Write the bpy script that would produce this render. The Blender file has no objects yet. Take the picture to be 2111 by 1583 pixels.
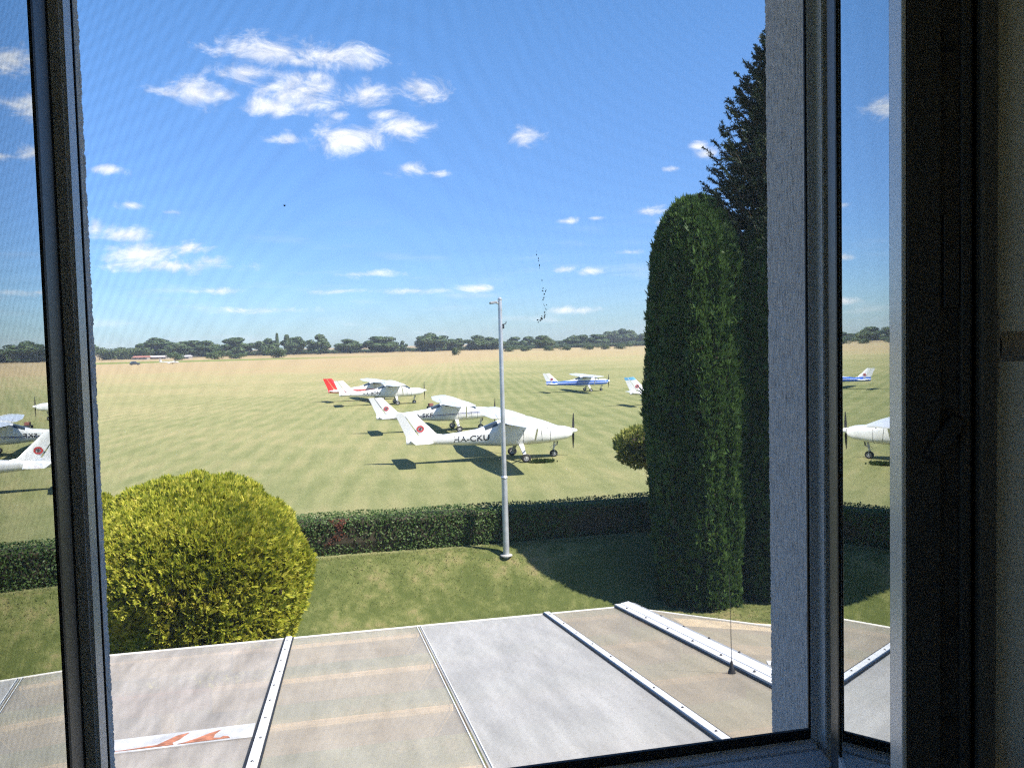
import bpy, bmesh, math, random
import numpy as np
from mathutils import Vector, Matrix

R = math.radians
random.seed(7)
rng = np.random.default_rng(11)
sc = bpy.context.scene
col = sc.collection

# ------------------------------------------------------------------ camera
# world axes: X along the house wall (right), Y out of the house, Z up; airfield at z = 0
HEAD, PITCH, ROLL = R(12.0), R(2.85), R(1.42)
EYE = Vector((0.0, 0.0, 5.2))
PXF = 1708.0                      # focal length in pixels of the 2111 px photograph
_f = Vector((math.sin(HEAD)*math.cos(PITCH), math.cos(HEAD)*math.cos(PITCH), -math.sin(PITCH)))
_r = Vector((math.cos(HEAD), -math.sin(HEAD), 0))
_u = _r.cross(_f)
CR = _r*math.cos(ROLL) - _u*math.sin(ROLL)
CU = _u*math.cos(ROLL) + _r*math.sin(ROLL)
cam_d = bpy.data.cameras.new('camera'); cam = bpy.data.objects.new('camera', cam_d); col.objects.link(cam)
cam_d.sensor_width = 36; cam_d.lens = PXF/2111*36
cam_d.clip_start = 0.02; cam_d.clip_end = 20000
m = Matrix((CR, CU, -_f)).transposed().to_4x4(); m.translation = EYE
cam.matrix_world = m
sc.camera = cam

def ray(px, py):
    return (_f*PXF + CR*(px-1055.5) - CU*(py-791.5)).normalized()
def at(px, py, z=0.0):
    d = ray(px, py); t = (z-EYE.z)/d.z
    return EYE + d*t
def dep(px, py, Z):
    """point at horizontal distance Z along the viewing heading"""
    d = ray(px, py); t = Z/(d.x*math.sin(HEAD)+d.y*math.cos(HEAD))
    return EYE + d*t

# ------------------------------------------------------------------ sun, sky, exposure
SUN_EL = R(52.0)
sh_off = Vector((-0.83, 0.35))    # shadow direction, camera right / camera forward
sun_h = -(Vector((math.cos(HEAD), -math.sin(HEAD)))*sh_off.x + Vector((math.sin(HEAD), math.cos(HEAD)))*sh_off.y).normalized()
sun_dir = Vector((sun_h.x*math.cos(SUN_EL), sun_h.y*math.cos(SUN_EL), math.sin(SUN_EL)))
sun_d = bpy.data.lights.new('sun', 'SUN'); sun = bpy.data.objects.new('sun', sun_d); col.objects.link(sun)
sun_d.energy = 5.0; sun_d.angle = R(0.53); sun_d.color = (1.0, 0.95, 0.86)
sun.rotation_euler = sun_dir.to_track_quat('Z', 'Y').to_euler()
sun.location = (30, -20, 40)

sc.view_settings.view_transform = 'Standard'; sc.view_settings.look = 'None'
sc.view_settings.gamma = 1; sc.view_settings.exposure = 1.4
sc.cycles.max_bounces = 10; sc.cycles.transparent_max_bounces = 16
sc.cycles.diffuse_bounces = 5; sc.cycles.glossy_bounces = 5
sc.cycles.caustics_reflective = False; sc.cycles.caustics_refractive = False
sc.cycles.sample_clamp_indirect = 6
sc.cycles.filter_width = 1.3
sc.cycles.use_denoising = False
sc.cycles.use_adaptive_sampling = False

world = bpy.data.worlds.new('World'); sc.world = world; world.use_nodes = True
def build_sky():
    nt = world.node_tree; N = nt.nodes; L = nt.links
    for n in list(N): N.remove(n)
    out = N.new('ShaderNodeOutputWorld'); bg = N.new('ShaderNodeBackground')
    sky = N.new('ShaderNodeTexSky'); sky.sky_type = 'NISHITA'; sky.sun_disc = False
    sky.sun_elevation = SUN_EL; sky.sun_rotation = math.atan2(sun_dir.x, sun_dir.y)
    sky.air_density = 1.0; sky.dust_density = 0.25; sky.ozone_density = 4.0; sky.altitude = 100
    bg.inputs['Strength'].default_value = 0.101
    tc = N.new('ShaderNodeTexCoord'); sp = N.new('ShaderNodeSeparateXYZ')
    L.new(tc.outputs['Generated'], sp.inputs[0])
    def math_(op, a, b=None, c=None):
        n = N.new('ShaderNodeMath'); n.operation = op
        for i, v in enumerate((a, b, c)):
            if v is None: continue
            if isinstance(v, (int, float)): n.inputs[i].default_value = v
            else: L.new(v, n.inputs[i])
        return n.outputs[0]
    az = math_('ARCTAN2', sp.outputs[0], sp.outputs[1]); el = math_('ARCSINE', sp.outputs[2])
    cb = N.new('ShaderNodeCombineXYZ'); L.new(az, cb.inputs[0]); L.new(el, cb.inputs[1])
    # clouds: photograph position, half size in pixels, thinness
    C = [(560,108,78,24,0),(690,118,80,20,0),(620,128,40,12,.1),(500,150,55,20,.12),(345,192,40,12,.15),(405,190,45,26,0),(455,194,30,13,.1),
         (625,190,62,36,0),(560,222,50,18,.05),(640,160,38,14,.12),(760,195,42,22,0),(870,186,48,24,0),(845,180,25,10,.15),
         (715,285,78,27,0),(825,264,52,20,0),(590,288,36,12,.2),(790,238,30,14,.2),(705,240,26,10,.25),(1078,281,38,20,.12),
         (838,348,32,15,.05),(905,358,24,8,.2),(222,350,26,9,.1),(270,424,28,9,.12),(350,438,22,7,.2),(260,484,46,14,.0),(196,470,18,22,.1),
         (300,522,70,20,.02),(385,512,40,13,.05),(360,548,90,14,.08),(430,538,40,12,.15),(1335,436,30,10,.1),(1372,458,26,9,.2),(1455,318,28,11,.12),(1438,302,16,10,.1),
         (1390,348,24,7,.3),(1170,456,22,6,.2),(1230,450,20,5,.3),(1160,556,26,9,.15),(1215,560,30,9,.25),(985,594,38,8,.15),
         (760,565,60,9,.3),(700,600,90,8,.34),(860,600,70,8,.3),(450,600,80,9,.34),(1300,520,40,7,.34),(560,640,120,9,.36),(1180,640,80,9,.34),
         # beyond the window's edges: seen mirrored in the sashes or not at all
         (-180,210,120,40,0),(1900,240,110,34,0),(2300,420,120,26,0),(-420,460,160,30,0)]
    best = None
    for (x, y, rx, ry, thin) in C:
        d = ray(x, y); a0 = math.atan2(d.x, d.y); e0 = math.asin(d.z)
        mp = N.new('ShaderNodeMapping'); mp.vector_type = 'TEXTURE'
        mp.inputs['Location'].default_value = (a0, e0, 0)
        mp.inputs['Rotation'].default_value = (0, 0, 0)
        mp.inputs['Scale'].default_value = (rx*1.36/PXF/math.cos(e0), ry*1.30/PXF, 1)
        L.new(cb.outputs[0], mp.inputs['Vector'])
        ln = N.new('ShaderNodeVectorMath'); ln.operation = 'LENGTH'; L.new(mp.outputs[0], ln.inputs[0])
        v = ln.outputs['Value']
        if thin: v = math_('ADD', v, thin)
        best = v if best is None else math_('MINIMUM', best, v)
    st = N.new('ShaderNodeMapping'); st.inputs['Scale'].default_value = (1.0, 1.75, 1); L.new(cb.outputs[0], st.inputs['Vector'])
    no = N.new('ShaderNodeTexNoise'); no.inputs['Scale'].default_value = 20; no.inputs['Detail'].default_value = 9
    no.inputs['Roughness'].default_value = 0.70; no.inputs['Distortion'].default_value = 0.6
    L.new(st.outputs[0], no.inputs['Vector'])
    w = math_('MULTIPLY_ADD', no.outputs['Fac'], 3.2, -1.55)        # ragged edge
    dens = math_('SUBTRACT', math_('ADD', 0.93, w), best)
    mr = N.new('ShaderNodeMapRange'); mr.interpolation_type = 'SMOOTHSTEP'
    mr.inputs['From Min'].default_value = -0.12; mr.inputs['From Max'].default_value = 1.15
    L.new(dens, mr.inputs['Value'])
    # thin high veil near the horizon
    no2 = N.new('ShaderNodeTexNoise'); no2.inputs['Scale'].default_value = 9; no2.inputs['Detail'].default_value = 5
    st2 = N.new('ShaderNodeMapping'); st2.inputs['Scale'].default_value = (1.0, 6.0, 1); L.new(cb.outputs[0], st2.inputs['Vector']); L.new(st2.outputs[0], no2.inputs['Vector'])
    ve = N.new('ShaderNodeMapRange'); ve.interpolation_type = 'SMOOTHSTEP'
    ve.inputs['From Min'].default_value = 0.52; ve.inputs['From Max'].default_value = 0.75; ve.inputs['To Max'].default_value = 0.28
    L.new(no2.outputs['Fac'], ve.inputs['Value'])
    lo = N.new('ShaderNodeMapRange'); lo.inputs['From Min'].default_value = 0.16; lo.inputs['From Max'].default_value = 0.03
    L.new(el, lo.inputs['Value'])
    veil = math_('MULTIPLY', ve.outputs[0], lo.outputs[0])
    fac = math_('MAXIMUM', math_('MULTIPLY', mr.outputs[0], 0.90), veil)
    ramp = N.new('ShaderNodeMapRange'); ramp.inputs['From Min'].default_value = 0.35; ramp.inputs['From Max'].default_value = 0.75
    ramp.inputs['To Min'].default_value = 4.6; ramp.inputs['To Max'].default_value = 6.6
    L.new(no.outputs['Fac'], ramp.inputs['Value'])
    cc = N.new('ShaderNodeVectorMath'); cc.operation = 'SCALE'; cc.inputs[0].default_value = (0.97, 0.985, 1.02); L.new(ramp.outputs[0], cc.inputs['Scale'])
    mx = N.new('ShaderNodeMix'); mx.data_type = 'RGBA'
    hs = N.new('ShaderNodeHueSaturation'); hs.inputs['Saturation'].default_value = 1.28; L.new(sky.outputs[0], hs.inputs['Color'])
    L.new(fac, mx.inputs['Factor']); hz = N.new('ShaderNodeMapRange'); hz.interpolation_type = 'SMOOTHSTEP'; hz.inputs['From Min'].default_value = 0.0; hz.inputs['From Max'].default_value = 0.42
    L.new(el, hz.inputs['Value'])
    tint = N.new('ShaderNodeMix'); tint.data_type = 'RGBA'; tint.inputs['A'].default_value = (0.44, 0.58, 0.82, 1); tint.inputs['B'].default_value = (1.52, 1.09, 1.05, 1)
    L.new(hz.outputs[0], tint.inputs['Factor'])
    ti = N.new('ShaderNodeMix'); ti.data_type = 'RGBA'; ti.blend_type = 'MULTIPLY'; ti.inputs['Factor'].default_value = 1.0
    L.new(hs.outputs[0], ti.inputs['A']); L.new(tint.outputs['Result'], ti.inputs['B'])
    L.new(ti.outputs['Result'], mx.inputs['A']); L.new(cc.outputs[0], mx.inputs['B'])
    L.new(mx.outputs['Result'], bg.inputs['Color']); L.new(bg.outputs[0], out.inputs['Surface'])
build_sky()

# ------------------------------------------------------------------ helpers
def tag(o, label=None, cat=None, group=None, kind=None):
    if label: o['label'] = label
    if cat: o['category'] = cat
    if group: o['group'] = group
    if kind: o['kind'] = kind
    return o
def empty(name, loc=(0, 0, 0), rz=0.0):
    o = bpy.data.objects.new(name, None); col.objects.link(o)
    o.location = loc; o.rotation_euler = (0, 0, rz); o.empty_display_size = 0.2
    return o
def link(name, me, mats, parent=None, loc=None, smooth=False):
    o = bpy.data.objects.new(name, me); col.objects.link(o)
    if not isinstance(mats, (list, tuple)): mats = [mats]
    for mm in mats: me.materials.append(mm)
    if parent: o.parent = parent
    if loc is not None: o.location = loc
    if smooth:
        me.polygons.foreach_set('use_smooth', np.ones(len(me.polygons), bool))
    return o
def obj(name, bm, mats, parent=None, loc=None, smooth=False, sharp=None):
    bmesh.ops.recalc_face_normals(bm, faces=bm.faces)
    me = bpy.data.meshes.new(name); bm.to_mesh(me); bm.free()
    o = link(name, me, mats, parent, loc, smooth)
    if smooth and sharp: me.set_sharp_from_angle(angle=R(sharp))
    return o
def box(bm, x0, x1, y0, y1, z0, z1, bev=0.0, M=None, mi=0):
    vs = [bm.verts.new((x, y, z)) for x in (x0, x1) for y in (y0, y1) for z in (z0, z1)]
    fs = [bm.faces.new([vs[i] for i in q]) for q in ((0,1,3,2),(4,6,7,5),(0,4,5,1),(2,3,7,6),(0,2,6,4),(1,5,7,3))]
    for f in fs: f.material_index = mi
    if bev:
        es = list({e for f in fs for e in f.edges})
        r = bmesh.ops.bevel(bm, geom=es, offset=bev, segments=2, affect='EDGES', profile=0.5)
        vs = list({v for f in r['faces'] for v in f.verts} | {v for v in vs if v.is_valid})
    if M is not None:
        bmesh.ops.transform(bm, matrix=M, verts=[v for v in vs if v.is_valid])
    return vs
def tube(bm, pts, rad, seg=10, caps=True, mi=0):
    pts = [Vector(p) for p in pts]
    if isinstance(rad, (int, float)): rad = [rad]*len(pts)
    rings = []
    for i, p in enumerate(pts):
        d = (pts[min(i+1, len(pts)-1)] - pts[max(i-1, 0)]).normalized()
        a = d.orthogonal().normalized() if abs(d.z) < .99 else Vector((1, 0, 0))
        if abs(d.z) < .99: a = d.cross(Vector((0, 0, 1))).normalized()
        b = d.cross(a).normalized()
        rings.append([bm.verts.new(p + (a*math.cos(2*math.pi*k/seg) + b*math.sin(2*math.pi*k/seg))*rad[i]) for k in range(seg)])
    for r0, r1 in zip(rings, rings[1:]):
        for k in range(seg):
            f = bm.faces.new((r0[k], r0[(k+1) % seg], r1[(k+1) % seg], r1[k])); f.material_index = mi
    if caps:
        for r in (rings[0], rings[-1]):
            f = bm.faces.new(r); f.material_index = mi
def lathe(bm, prof, seg=24, M=None, mi=0):
    """prof: list of (radius, height) about local Z"""
    rings = []
    for (r, h) in prof:
        ring = []
        for k in range(seg):
            a = 2*math.pi*k/seg
            v = Vector((r*math.cos(a), r*math.sin(a), h))
            ring.append(bm.verts.new(M @ v if M is not None else v))
        rings.append(ring)
    for r0, r1 in zip(rings, rings[1:]):
        for k in range(seg):
            f = bm.faces.new((r0[k], r0[(k+1) % seg], r1[(k+1) % seg], r1[k])); f.material_index = mi
    for r in (rings[0], rings[-1]):
        f = bm.faces.new(r); f.material_index = mi
def grid_mesh(bm, P):
    """P: rows of points"""
    V = [[bm.verts.new(p) for p in row] for row in P]
    for i in range(len(V)-1):
        for j in range(len(V[0])-1):
            bm.faces.new((V[i][j], V[i][j+1], V[i+1][j+1], V[i+1][j]))
def quads_mesh(name, V):
    """V: (n,4,3) array -> mesh of loose quads"""
    n = len(V); me = bpy.data.meshes.new(name)
    me.vertices.add(n*4); me.vertices.foreach_set('co', V.reshape(-1).astype(np.float32))
    me.loops.add(n*4); me.loops.foreach_set('vertex_index', np.arange(n*4, dtype=np.int32))
    me.polygons.add(n); me.polygons.foreach_set('loop_start', np.arange(0, n*4, 4, dtype=np.int32))
    me.update(); me.validate()
    return me

# ------------------------------------------------------------------ materials
def new_mat(name):
    mm = bpy.data.materials.new(name); mm.use_nodes = True
    nt = mm.node_tree
    return mm, nt, nt.nodes, nt.links, nt.nodes['Principled BSDF']
def ramp_node(N, stops):
    r = N.new('ShaderNodeValToRGB'); e = r.color_ramp.elements
    while len(e) > 1: e.remove(e[-1])
    e[0].position = stops[0][0]; e[0].color = (*stops[0][1], 1)
    for p, c in stops[1:]:
        x = e.new(p); x.color = (*c, 1)
    return r
def pbr(name, c, rough=0.5, metal=0.0, var=0.12, scale=6.0, bump=0.0, bscale=40.0, spec=0.5, stretch=(1,1,1), coat=0.0, bdist=0.01):
    mm, nt, N, L, P = new_mat(name)
    tc = N.new('ShaderNodeTexCoord'); mp = N.new('ShaderNodeMapping'); mp.inputs['Scale'].default_value = stretch
    L.new(tc.outputs['Object'], mp.inputs['Vector'])
    no = N.new('ShaderNodeTexNoise'); no.inputs['Scale'].default_value = scale; no.inputs['Detail'].default_value = 6
    L.new(mp.outputs[0], no.inputs['Vector'])
    lo = tuple(max(0, x*(1-var)) for x in c); hi = tuple(min(1, x*(1+var)) for x in c)
    rp = ramp_node(N, [(0.3, lo), (0.7, hi)]); L.new(no.outputs['Fac'], rp.inputs[0])
    L.new(rp.outputs[0], P.inputs['Base Color'])
    P.inputs['Roughness'].default_value = rough; P.inputs['Metallic'].default_value = metal
    P.inputs['Specular IOR Level'].default_value = spec; P.inputs['Coat Weight'].default_value = coat
    if bump:
        n2 = N.new('ShaderNodeTexNoise'); n2.inputs['Scale'].default_value = bscale; n2.inputs['Detail'].default_value = 8
        L.new(mp.outputs[0], n2.inputs['Vector'])
        b = N.new('ShaderNodeBump'); b.inputs['Strength'].default_value = bump; b.inputs['Distance'].default_value = bdist
        L.new(n2.outputs['Fac'], b.inputs['Height']); L.new(b.outputs[0], P.inputs['Normal'])
    return mm
def leaf(name, stops, rough=0.55, trans=0.35, nscale=0.6, spec=0.25, nw=0.35):
    """foliage: each leaf takes its own tone; patches of older or younger growth by noise"""
    mm, nt, N, L, P = new_mat(name)
    geo = N.new('ShaderNodeNewGeometry'); tc = N.new('ShaderNodeTexCoord')
    no = N.new('ShaderNodeTexNoise'); no.inputs['Scale'].default_value = nscale; no.inputs['Detail'].default_value = 3
    L.new(tc.outputs['Object'], no.inputs['Vector'])
    ma = N.new('ShaderNodeMath'); ma.operation = 'MULTIPLY_ADD'; ma.inputs[1].default_value = 1.0-nw
    m2 = N.new('ShaderNodeMath'); m2.operation = 'MULTIPLY'; m2.inputs[1].default_value = nw
    mr = N.new('ShaderNodeMapRange'); mr.inputs['From Min'].default_value = 0.3; mr.inputs['From Max'].default_value = 0.7
    L.new(no.outputs['Fac'], mr.inputs[0]); L.new(mr.outputs[0], m2.inputs[0])
    L.new(geo.outputs['Random Per Island'], ma.inputs[0]); L.new(m2.outputs[0], ma.inputs[2])
    rp = ramp_node(N, stops); L.new(ma.outputs[0], rp.inputs[0])
    L.new(rp.outputs[0], P.inputs['Base Color']); P.inputs['Roughness'].default_value = rough; P.inputs['Specular IOR Level'].default_value = spec
    tr = N.new('ShaderNodeBsdfTranslucent'); L.new(rp.outputs[0], tr.inputs['Color'])
    mix = N.new('ShaderNodeMixShader'); mix.inputs[0].default_value = trans
    L.new(P.outputs[0], mix.inputs[1]); L.new(tr.outputs[0], mix.inputs[2])
    L.new(mix.outputs[0], N['Material Output'].inputs['Surface'])
    return mm

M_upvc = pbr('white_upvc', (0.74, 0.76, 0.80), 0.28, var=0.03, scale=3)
M_upvc_shade = pbr('white_upvc_shaded', (0.11, 0.105, 0.098), 0.4, var=0.06, scale=5)  # white plastic with the dim room's shade put into its colour
M_sash_shade = pbr('sash_shade_grey', (0.055, 0.055, 0.058), 0.45, var=0.08, scale=5)  # sash plastic coloured dark to carry the shade on its edges and stiles
M_handle = pbr('handle_grey', (0.42, 0.39, 0.37), 0.35, var=0.05)
M_rubber = pbr('black_rubber', (0.012, 0.012, 0.014), 0.6, var=0.2)
M_gear = pbr('dark_steel', (0.06, 0.06, 0.065), 0.45, metal=0.6, var=0.3, scale=30)
M_wire = pbr('screen_wire', (0.30, 0.31, 0.31), 0.7, var=0.0)
M_plaster = pbr('interior_plaster', (0.86, 0.76, 0.60), 0.9, var=0.03, bump=0.15, bscale=60)
M_floor = pbr('wood_floor', (0.5, 0.40, 0.28), 0.5, var=0.3, scale=3, stretch=(1, 8, 1))
M_alu = pbr('aluminium_bar', (0.60, 0.60, 0.60), 0.6, metal=0.1, var=0.12, scale=9, bump=0.05)
M_galv = pbr('galvanised_steel', (0.55, 0.57, 0.60), 0.36, metal=0.55, var=0.15, scale=5)
M_dark = pbr('dark_gap', (0.02, 0.02, 0.022), 0.8)
M_red = pbr('rust_red', (0.34, 0.13, 0.07), 0.85, var=0.45, scale=20)

def stucco():
    mm, nt, N, L, P = new_mat('scratched_stucco')
    tc = N.new('ShaderNodeTexCoord'); mp = N.new('ShaderNodeMapping'); mp.inputs['Scale'].default_value = (1, 1, 0.17)
    L.new(tc.outputs['Object'], mp.inputs['Vector'])
    n1 = N.new('ShaderNodeTexNoise'); n1.inputs['Scale'].default_value = 220; n1.inputs['Detail'].default_value = 5; n1.inputs['Roughness'].default_value = .65
    L.new(mp.outputs[0], n1.inputs['Vector'])
    n2 = N.new('ShaderNodeTexNoise'); n2.inputs['Scale'].default_value = 420; n2.inputs['Detail'].default_value = 3
    L.new(tc.outputs['Object'], n2.inputs['Vector'])
    rp = ramp_node(N, [(0.30, (0.20, 0.195, 0.19)), (0.42, (0.52, 0.505, 0.49)), (0.65, (0.72, 0.70, 0.67))])
    ad = N.new('ShaderNodeMath'); ad.operation = 'MULTIPLY_ADD'; ad.inputs[1].default_value = 0.35
    sb = N.new('ShaderNodeMath'); sb.operation = 'SUBTRACT'; sb.inputs[1].default_value = 0.175
    L.new(n2.outputs['Fac'], ad.inputs[0]); L.new(n1.outputs['Fac'], ad.inputs[2]); L.new(ad.outputs[0], sb.inputs[0])
    L.new(sb.outputs[0], rp.inputs[0]); L.new(rp.outputs[0], P.inputs['Base Color'])
    b = N.new('ShaderNodeBump'); b.inputs['Strength'].default_value = 0.9; b.inputs['Distance'].default_value = 0.004
    L.new(sb.outputs[0], b.inputs['Height']); L.new(b.outputs[0], P.inputs['Normal'])
    P.inputs['Roughness'].default_value = 0.95; P.inputs['Specular IOR Level'].default_value = 0.15
    return mm
M_stucco = stucco()

def glazing():
    """double glazing: four faces reflect; what is not reflected passes through"""
    mm, nt, N, L, P = new_mat('window_glass'); N.remove(P)
    geo = N.new('ShaderNodeNewGeometry'); dt = N.new('ShaderNodeVectorMath'); dt.operation = 'DOT_PRODUCT'
    L.new(geo.outputs['Normal'], dt.inputs[0]); L.new(geo.outputs['Incoming'], dt.inputs[1])
    def ma(op, a, b=None):
        n = N.new('ShaderNodeMath'); n.operation = op
        for i, v in enumerate((a, b)):
            if v is None: continue
            if isinstance(v, (int, float)): n.inputs[i].default_value = v
            else: L.new(v, n.inputs[i])
        return n.outputs[0]
    c = ma('ABSOLUTE', dt.outputs['Value'])
    r = ma('ADD', ma('MULTIPLY', ma('POWER', ma('SUBTRACT', 1.0, c), 5.0), 0.96), 0.04)
    tot = ma('DIVIDE', ma('MULTIPLY', r, 4.0), ma('ADD', ma('MULTIPLY', r, 3.0), 1.0))
    tot = ma('MULTIPLY', tot, ma('SUBTRACT', 1.0, geo.outputs['Backfacing']))
    gl = N.new('ShaderNodeBsdfGlossy'); gl.inputs['Roughness'].default_value = 0.0; gl.inputs['Color'].default_value = (0.95, 0.98, 0.97, 1)
    tr = N.new('ShaderNodeBsdfTransparent'); tr.inputs['Color'].default_value = (0.93, 0.96, 0.95, 1)
    mx = N.new('ShaderNodeMixShader'); L.new(tot, mx.inputs[0]); L.new(tr.outputs[0], mx.inputs[1]); L.new(gl.outputs[0], mx.inputs[2])
    L.new(mx.outputs[0], N['Material Output'].inputs['Surface'])
    return mm
M_glass = glazing()

def polycarb(name, tint, opac, streak=0.1):
    """hazy ribbed plastic sheet: part lets the terrace show through, part scatters"""
    mm, nt, N, L, P = new_mat(name)
    tc = N.new('ShaderNodeTexCoord')
    mp = N.new('ShaderNodeMapping'); mp.inputs['Scale'].default_value = (3.0, 0.5, 1); L.new(tc.outputs['Object'], mp.inputs['Vector'])
    no = N.new('ShaderNodeTexNoise'); no.inputs['Scale'].default_value = 2.2; no.inputs['Detail'].default_value = 8; no.inputs['Roughness'].default_value = .6
    L.new(mp.outputs[0], no.inputs['Vector'])
    n3 = N.new('ShaderNodeTexNoise'); n3.inputs['Scale'].default_value = 55; n3.inputs['Detail'].default_value = 4; L.new(tc.outputs['Object'], n3.inputs['Vector'])
    rp = ramp_node(N, [(0.3, tuple(x*(1-streak) for x in tint)), (0.7, tuple(min(1, x*(1+streak)) for x in tint))])
    L.new(no.outputs['Fac'], rp.inputs[0])
    dm = ramp_node(N, [(0.30, (0.72, 0.68, 0.6)), (0.42, (1, 1, 1))]); L.new(n3.outputs['Fac'], dm.inputs[0])
    mu = N.new('ShaderNodeMix'); mu.data_type = 'RGBA'; mu.blend_type = 'MULTIPLY'; mu.inputs['Factor'].default_value = 0.6
    L.new(rp.outputs[0], mu.inputs['A']); L.new(dm.outputs[0], mu.inputs['B'])
    L.new(mu.outputs['Result'], P.inputs['Base Color']); P.inputs['Roughness'].default_value = 0.42; P.inputs['Specular IOR Level'].default_value = 0.32
    wv = N.new('ShaderNodeTexWave'); wv.inputs['Scale'].default_value = 28; wv.inputs['Distortion'].default_value = 0.2; L.new(tc.outputs['Object'], wv.inputs['Vector'])
    b = N.new('ShaderNodeBump'); b.inputs['Strength'].default_value = 0.06; b.inputs['Distance'].default_value = 0.004; L.new(wv.outputs['Fac'], b.inputs['Height'])
    L.new(b.outputs[0], P.inputs['Normal'])
    tr = N.new('ShaderNodeBsdfTransparent'); tr.inputs['Color'].default_value = (0.95, 0.93, 0.88, 1)
    tl = N.new('ShaderNodeBsdfTranslucent'); L.new(mu.outputs['Result'], tl.inputs['Color'])
    m1 = N.new('ShaderNodeMixShader'); m1.inputs[0].default_value = 0.35; L.new(P.outputs[0], m1.inputs[1]); L.new(tl.outputs[0], m1.inputs[2])
    m2 = N.new('ShaderNodeMixShader'); m2.inputs[0].default_value = opac; L.new(tr.outputs[0], m2.inputs[1]); L.new(m1.outputs[0], m2.inputs[2])
    L.new(m2.outputs[0], N['Material Output'].inputs['Surface'])
    return mm

# ------------------------------------------------------------------ ground
def smooth(a, b, x):
    t = np.clip((x-a)/(b-a), 0, 1); return t*t*(3-2*t)
LAWN = -1.25
def gz(v):
    return float(LAWN*(1-smooth(18.9, 20.7, np.float64(v))))
def ground_material():
    mm, nt, N, L, P = new_mat('grass_ground')
    tc = N.new('ShaderNodeTexCoord'); sp = N.new('ShaderNodeSeparateXYZ'); L.new(tc.outputs['Object'], sp.inputs[0])
    def noise(scale, det=5, stretch=None, rough=.55):
        n = N.new('ShaderNodeTexNoise'); n.inputs['Scale'].default_value = scale; n.inputs['Detail'].default_value = det; n.inputs['Roughness'].default_value = rough
        if stretch:
            mp = N.new('ShaderNodeMapping'); mp.inputs['Scale'].default_value = stretch[0]; mp.inputs['Rotation'].default_value = (0, 0, stretch[1])
            L.new(tc.outputs['Object'], mp.inputs['Vector']); L.new(mp.outputs[0], n.inputs['Vector'])
        else: L.new(tc.outputs['Object'], n.inputs['Vector'])
        return n.outputs['Fac']
    def mr(v, a, b, c=0.0, d=1.0, smoothst=True):
        n = N.new('ShaderNodeMapRange'); n.inputs['From Min'].default_value = a; n.inputs['From Max'].default_value = b
        n.inputs['To Min'].default_value = c; n.inputs['To Max'].default_value = d
        if smoothst: n.interpolation_type = 'SMOOTHSTEP'
        L.new(v, n.inputs['Value']); return n.outputs[0]
    def ma(op, a, b=None, c=None):
        n = N.new('ShaderNodeMath'); n.operation = op
        for i, v in enumerate((a, b, c)):
            if v is None: continue
            if isinstance(v, (int, float)): n.inputs[i].default_value = v
            else: L.new(v, n.inputs[i])
        return n.outputs[0]
    def mix(f, a, b):
        n = N.new('ShaderNodeMix'); n.data_type = 'RGBA'
        if isinstance(f, float): n.inputs['Factor'].default_value = f
        else: L.new(f, n.inputs['Factor'])
        for k, v in (('A', a), ('B', b)):
            if isinstance(v, tuple): n.inputs[k].default_value = (*v, 1)
            else: L.new(v, n.inputs[k])
        return n.outputs['Result']
    Y = sp.outputs[1]; X = sp.outputs[0]
    # airfield: mown grass, drier further out
    big = noise(0.035, 4); mid = noise(0.35, 6); fine = noise(9.0, 6, ((1, 1, 1), 0), .7)
    stripes = N.new('ShaderNodeTexWave'); stripes.inputs['Scale'].default_value = 0.24; stripes.inputs['Distortion'].default_value = 2.6
    stripes.inputs['Detail'].default_value = 3; stripes.inputs['Detail Scale'].default_value = 0.5
    mp = N.new('ShaderNodeMapping'); mp.inputs['Rotation'].default_value = (0, 0, R(8)); L.new(tc.outputs['Object'], mp.inputs['Vector']); L.new(mp.outputs[0], stripes.inputs['Vector'])
    fibre = noise(2.6, 6, ((1.0, 0.10, 1), R(8)))
    far_dry = mr(Y, 70, 330, 0.0, 0.62)
    left_dry = mr(ma('SUBTRACT', X, ma('MULTIPLY', Y, 0.21)), 4, -40, 0.0, 0.26)
    dry = ma('ADD', ma('ADD', ma('MULTIPLY', mr(big, .35, .65), 0.22), ma('MULTIPLY', mr(mid, .3, .7), 0.18)), ma('ADD', far_dry, left_dry))
    dry = ma('ADD', dry, ma('MULTIPLY', mr(stripes.outputs['Fac'], 0.1, .9), 0.12))
    dry = ma('ADD', dry, ma('MULTIPLY', mr(fibre, .3, .7), 0.16))
    dry = ma('ADD', dry, ma('MULTIPLY', ma('SUBTRACT', fine, 0.5), 0.55))
    rp = ramp_node(N, [(0.0, (0.122, 0.150, 0.052)), (0.40, (0.225, 0.228, 0.100)), (0.75, (0.312, 0.276, 0.136)), (1.0, (0.335, 0.258, 0.138))])
    L.new(dry, rp.inputs[0]); field = rp.outputs[0]
    # far crop strips
    wob = noise(0.004, 2)
    Yw = ma('ADD', Y, ma('MULTIPLY', ma('SUBTRACT', wob, .5), 60))
    g1 = ma('MULTIPLY', mr(Yw, 395, 405), mr(Yw, 475, 465)); field = mix(ma('MULTIPLY', g1, mr(X, 60, -60)), field, (0.16, 0.19, 0.05))
    g2 = mr(Yw, 540, 552); field = mix(ma('MULTIPLY', g2, 0.7), field, (0.285, 0.215, 0.105))
    # garden lawn near the house
    l1 = noise(0.5, 5); l2 = noise(4.0, 6, None, .7); l3 = noise(45.0, 4, None, .7)
    ld = ma('ADD', ma('MULTIPLY', mr(l1, .42, .68), 0.46), ma('ADD', ma('MULTIPLY', ma('SUBTRACT', l2, .5), 0.9), ma('MULTIPLY', ma('SUBTRACT', l3, .5), 0.9)))
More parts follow.
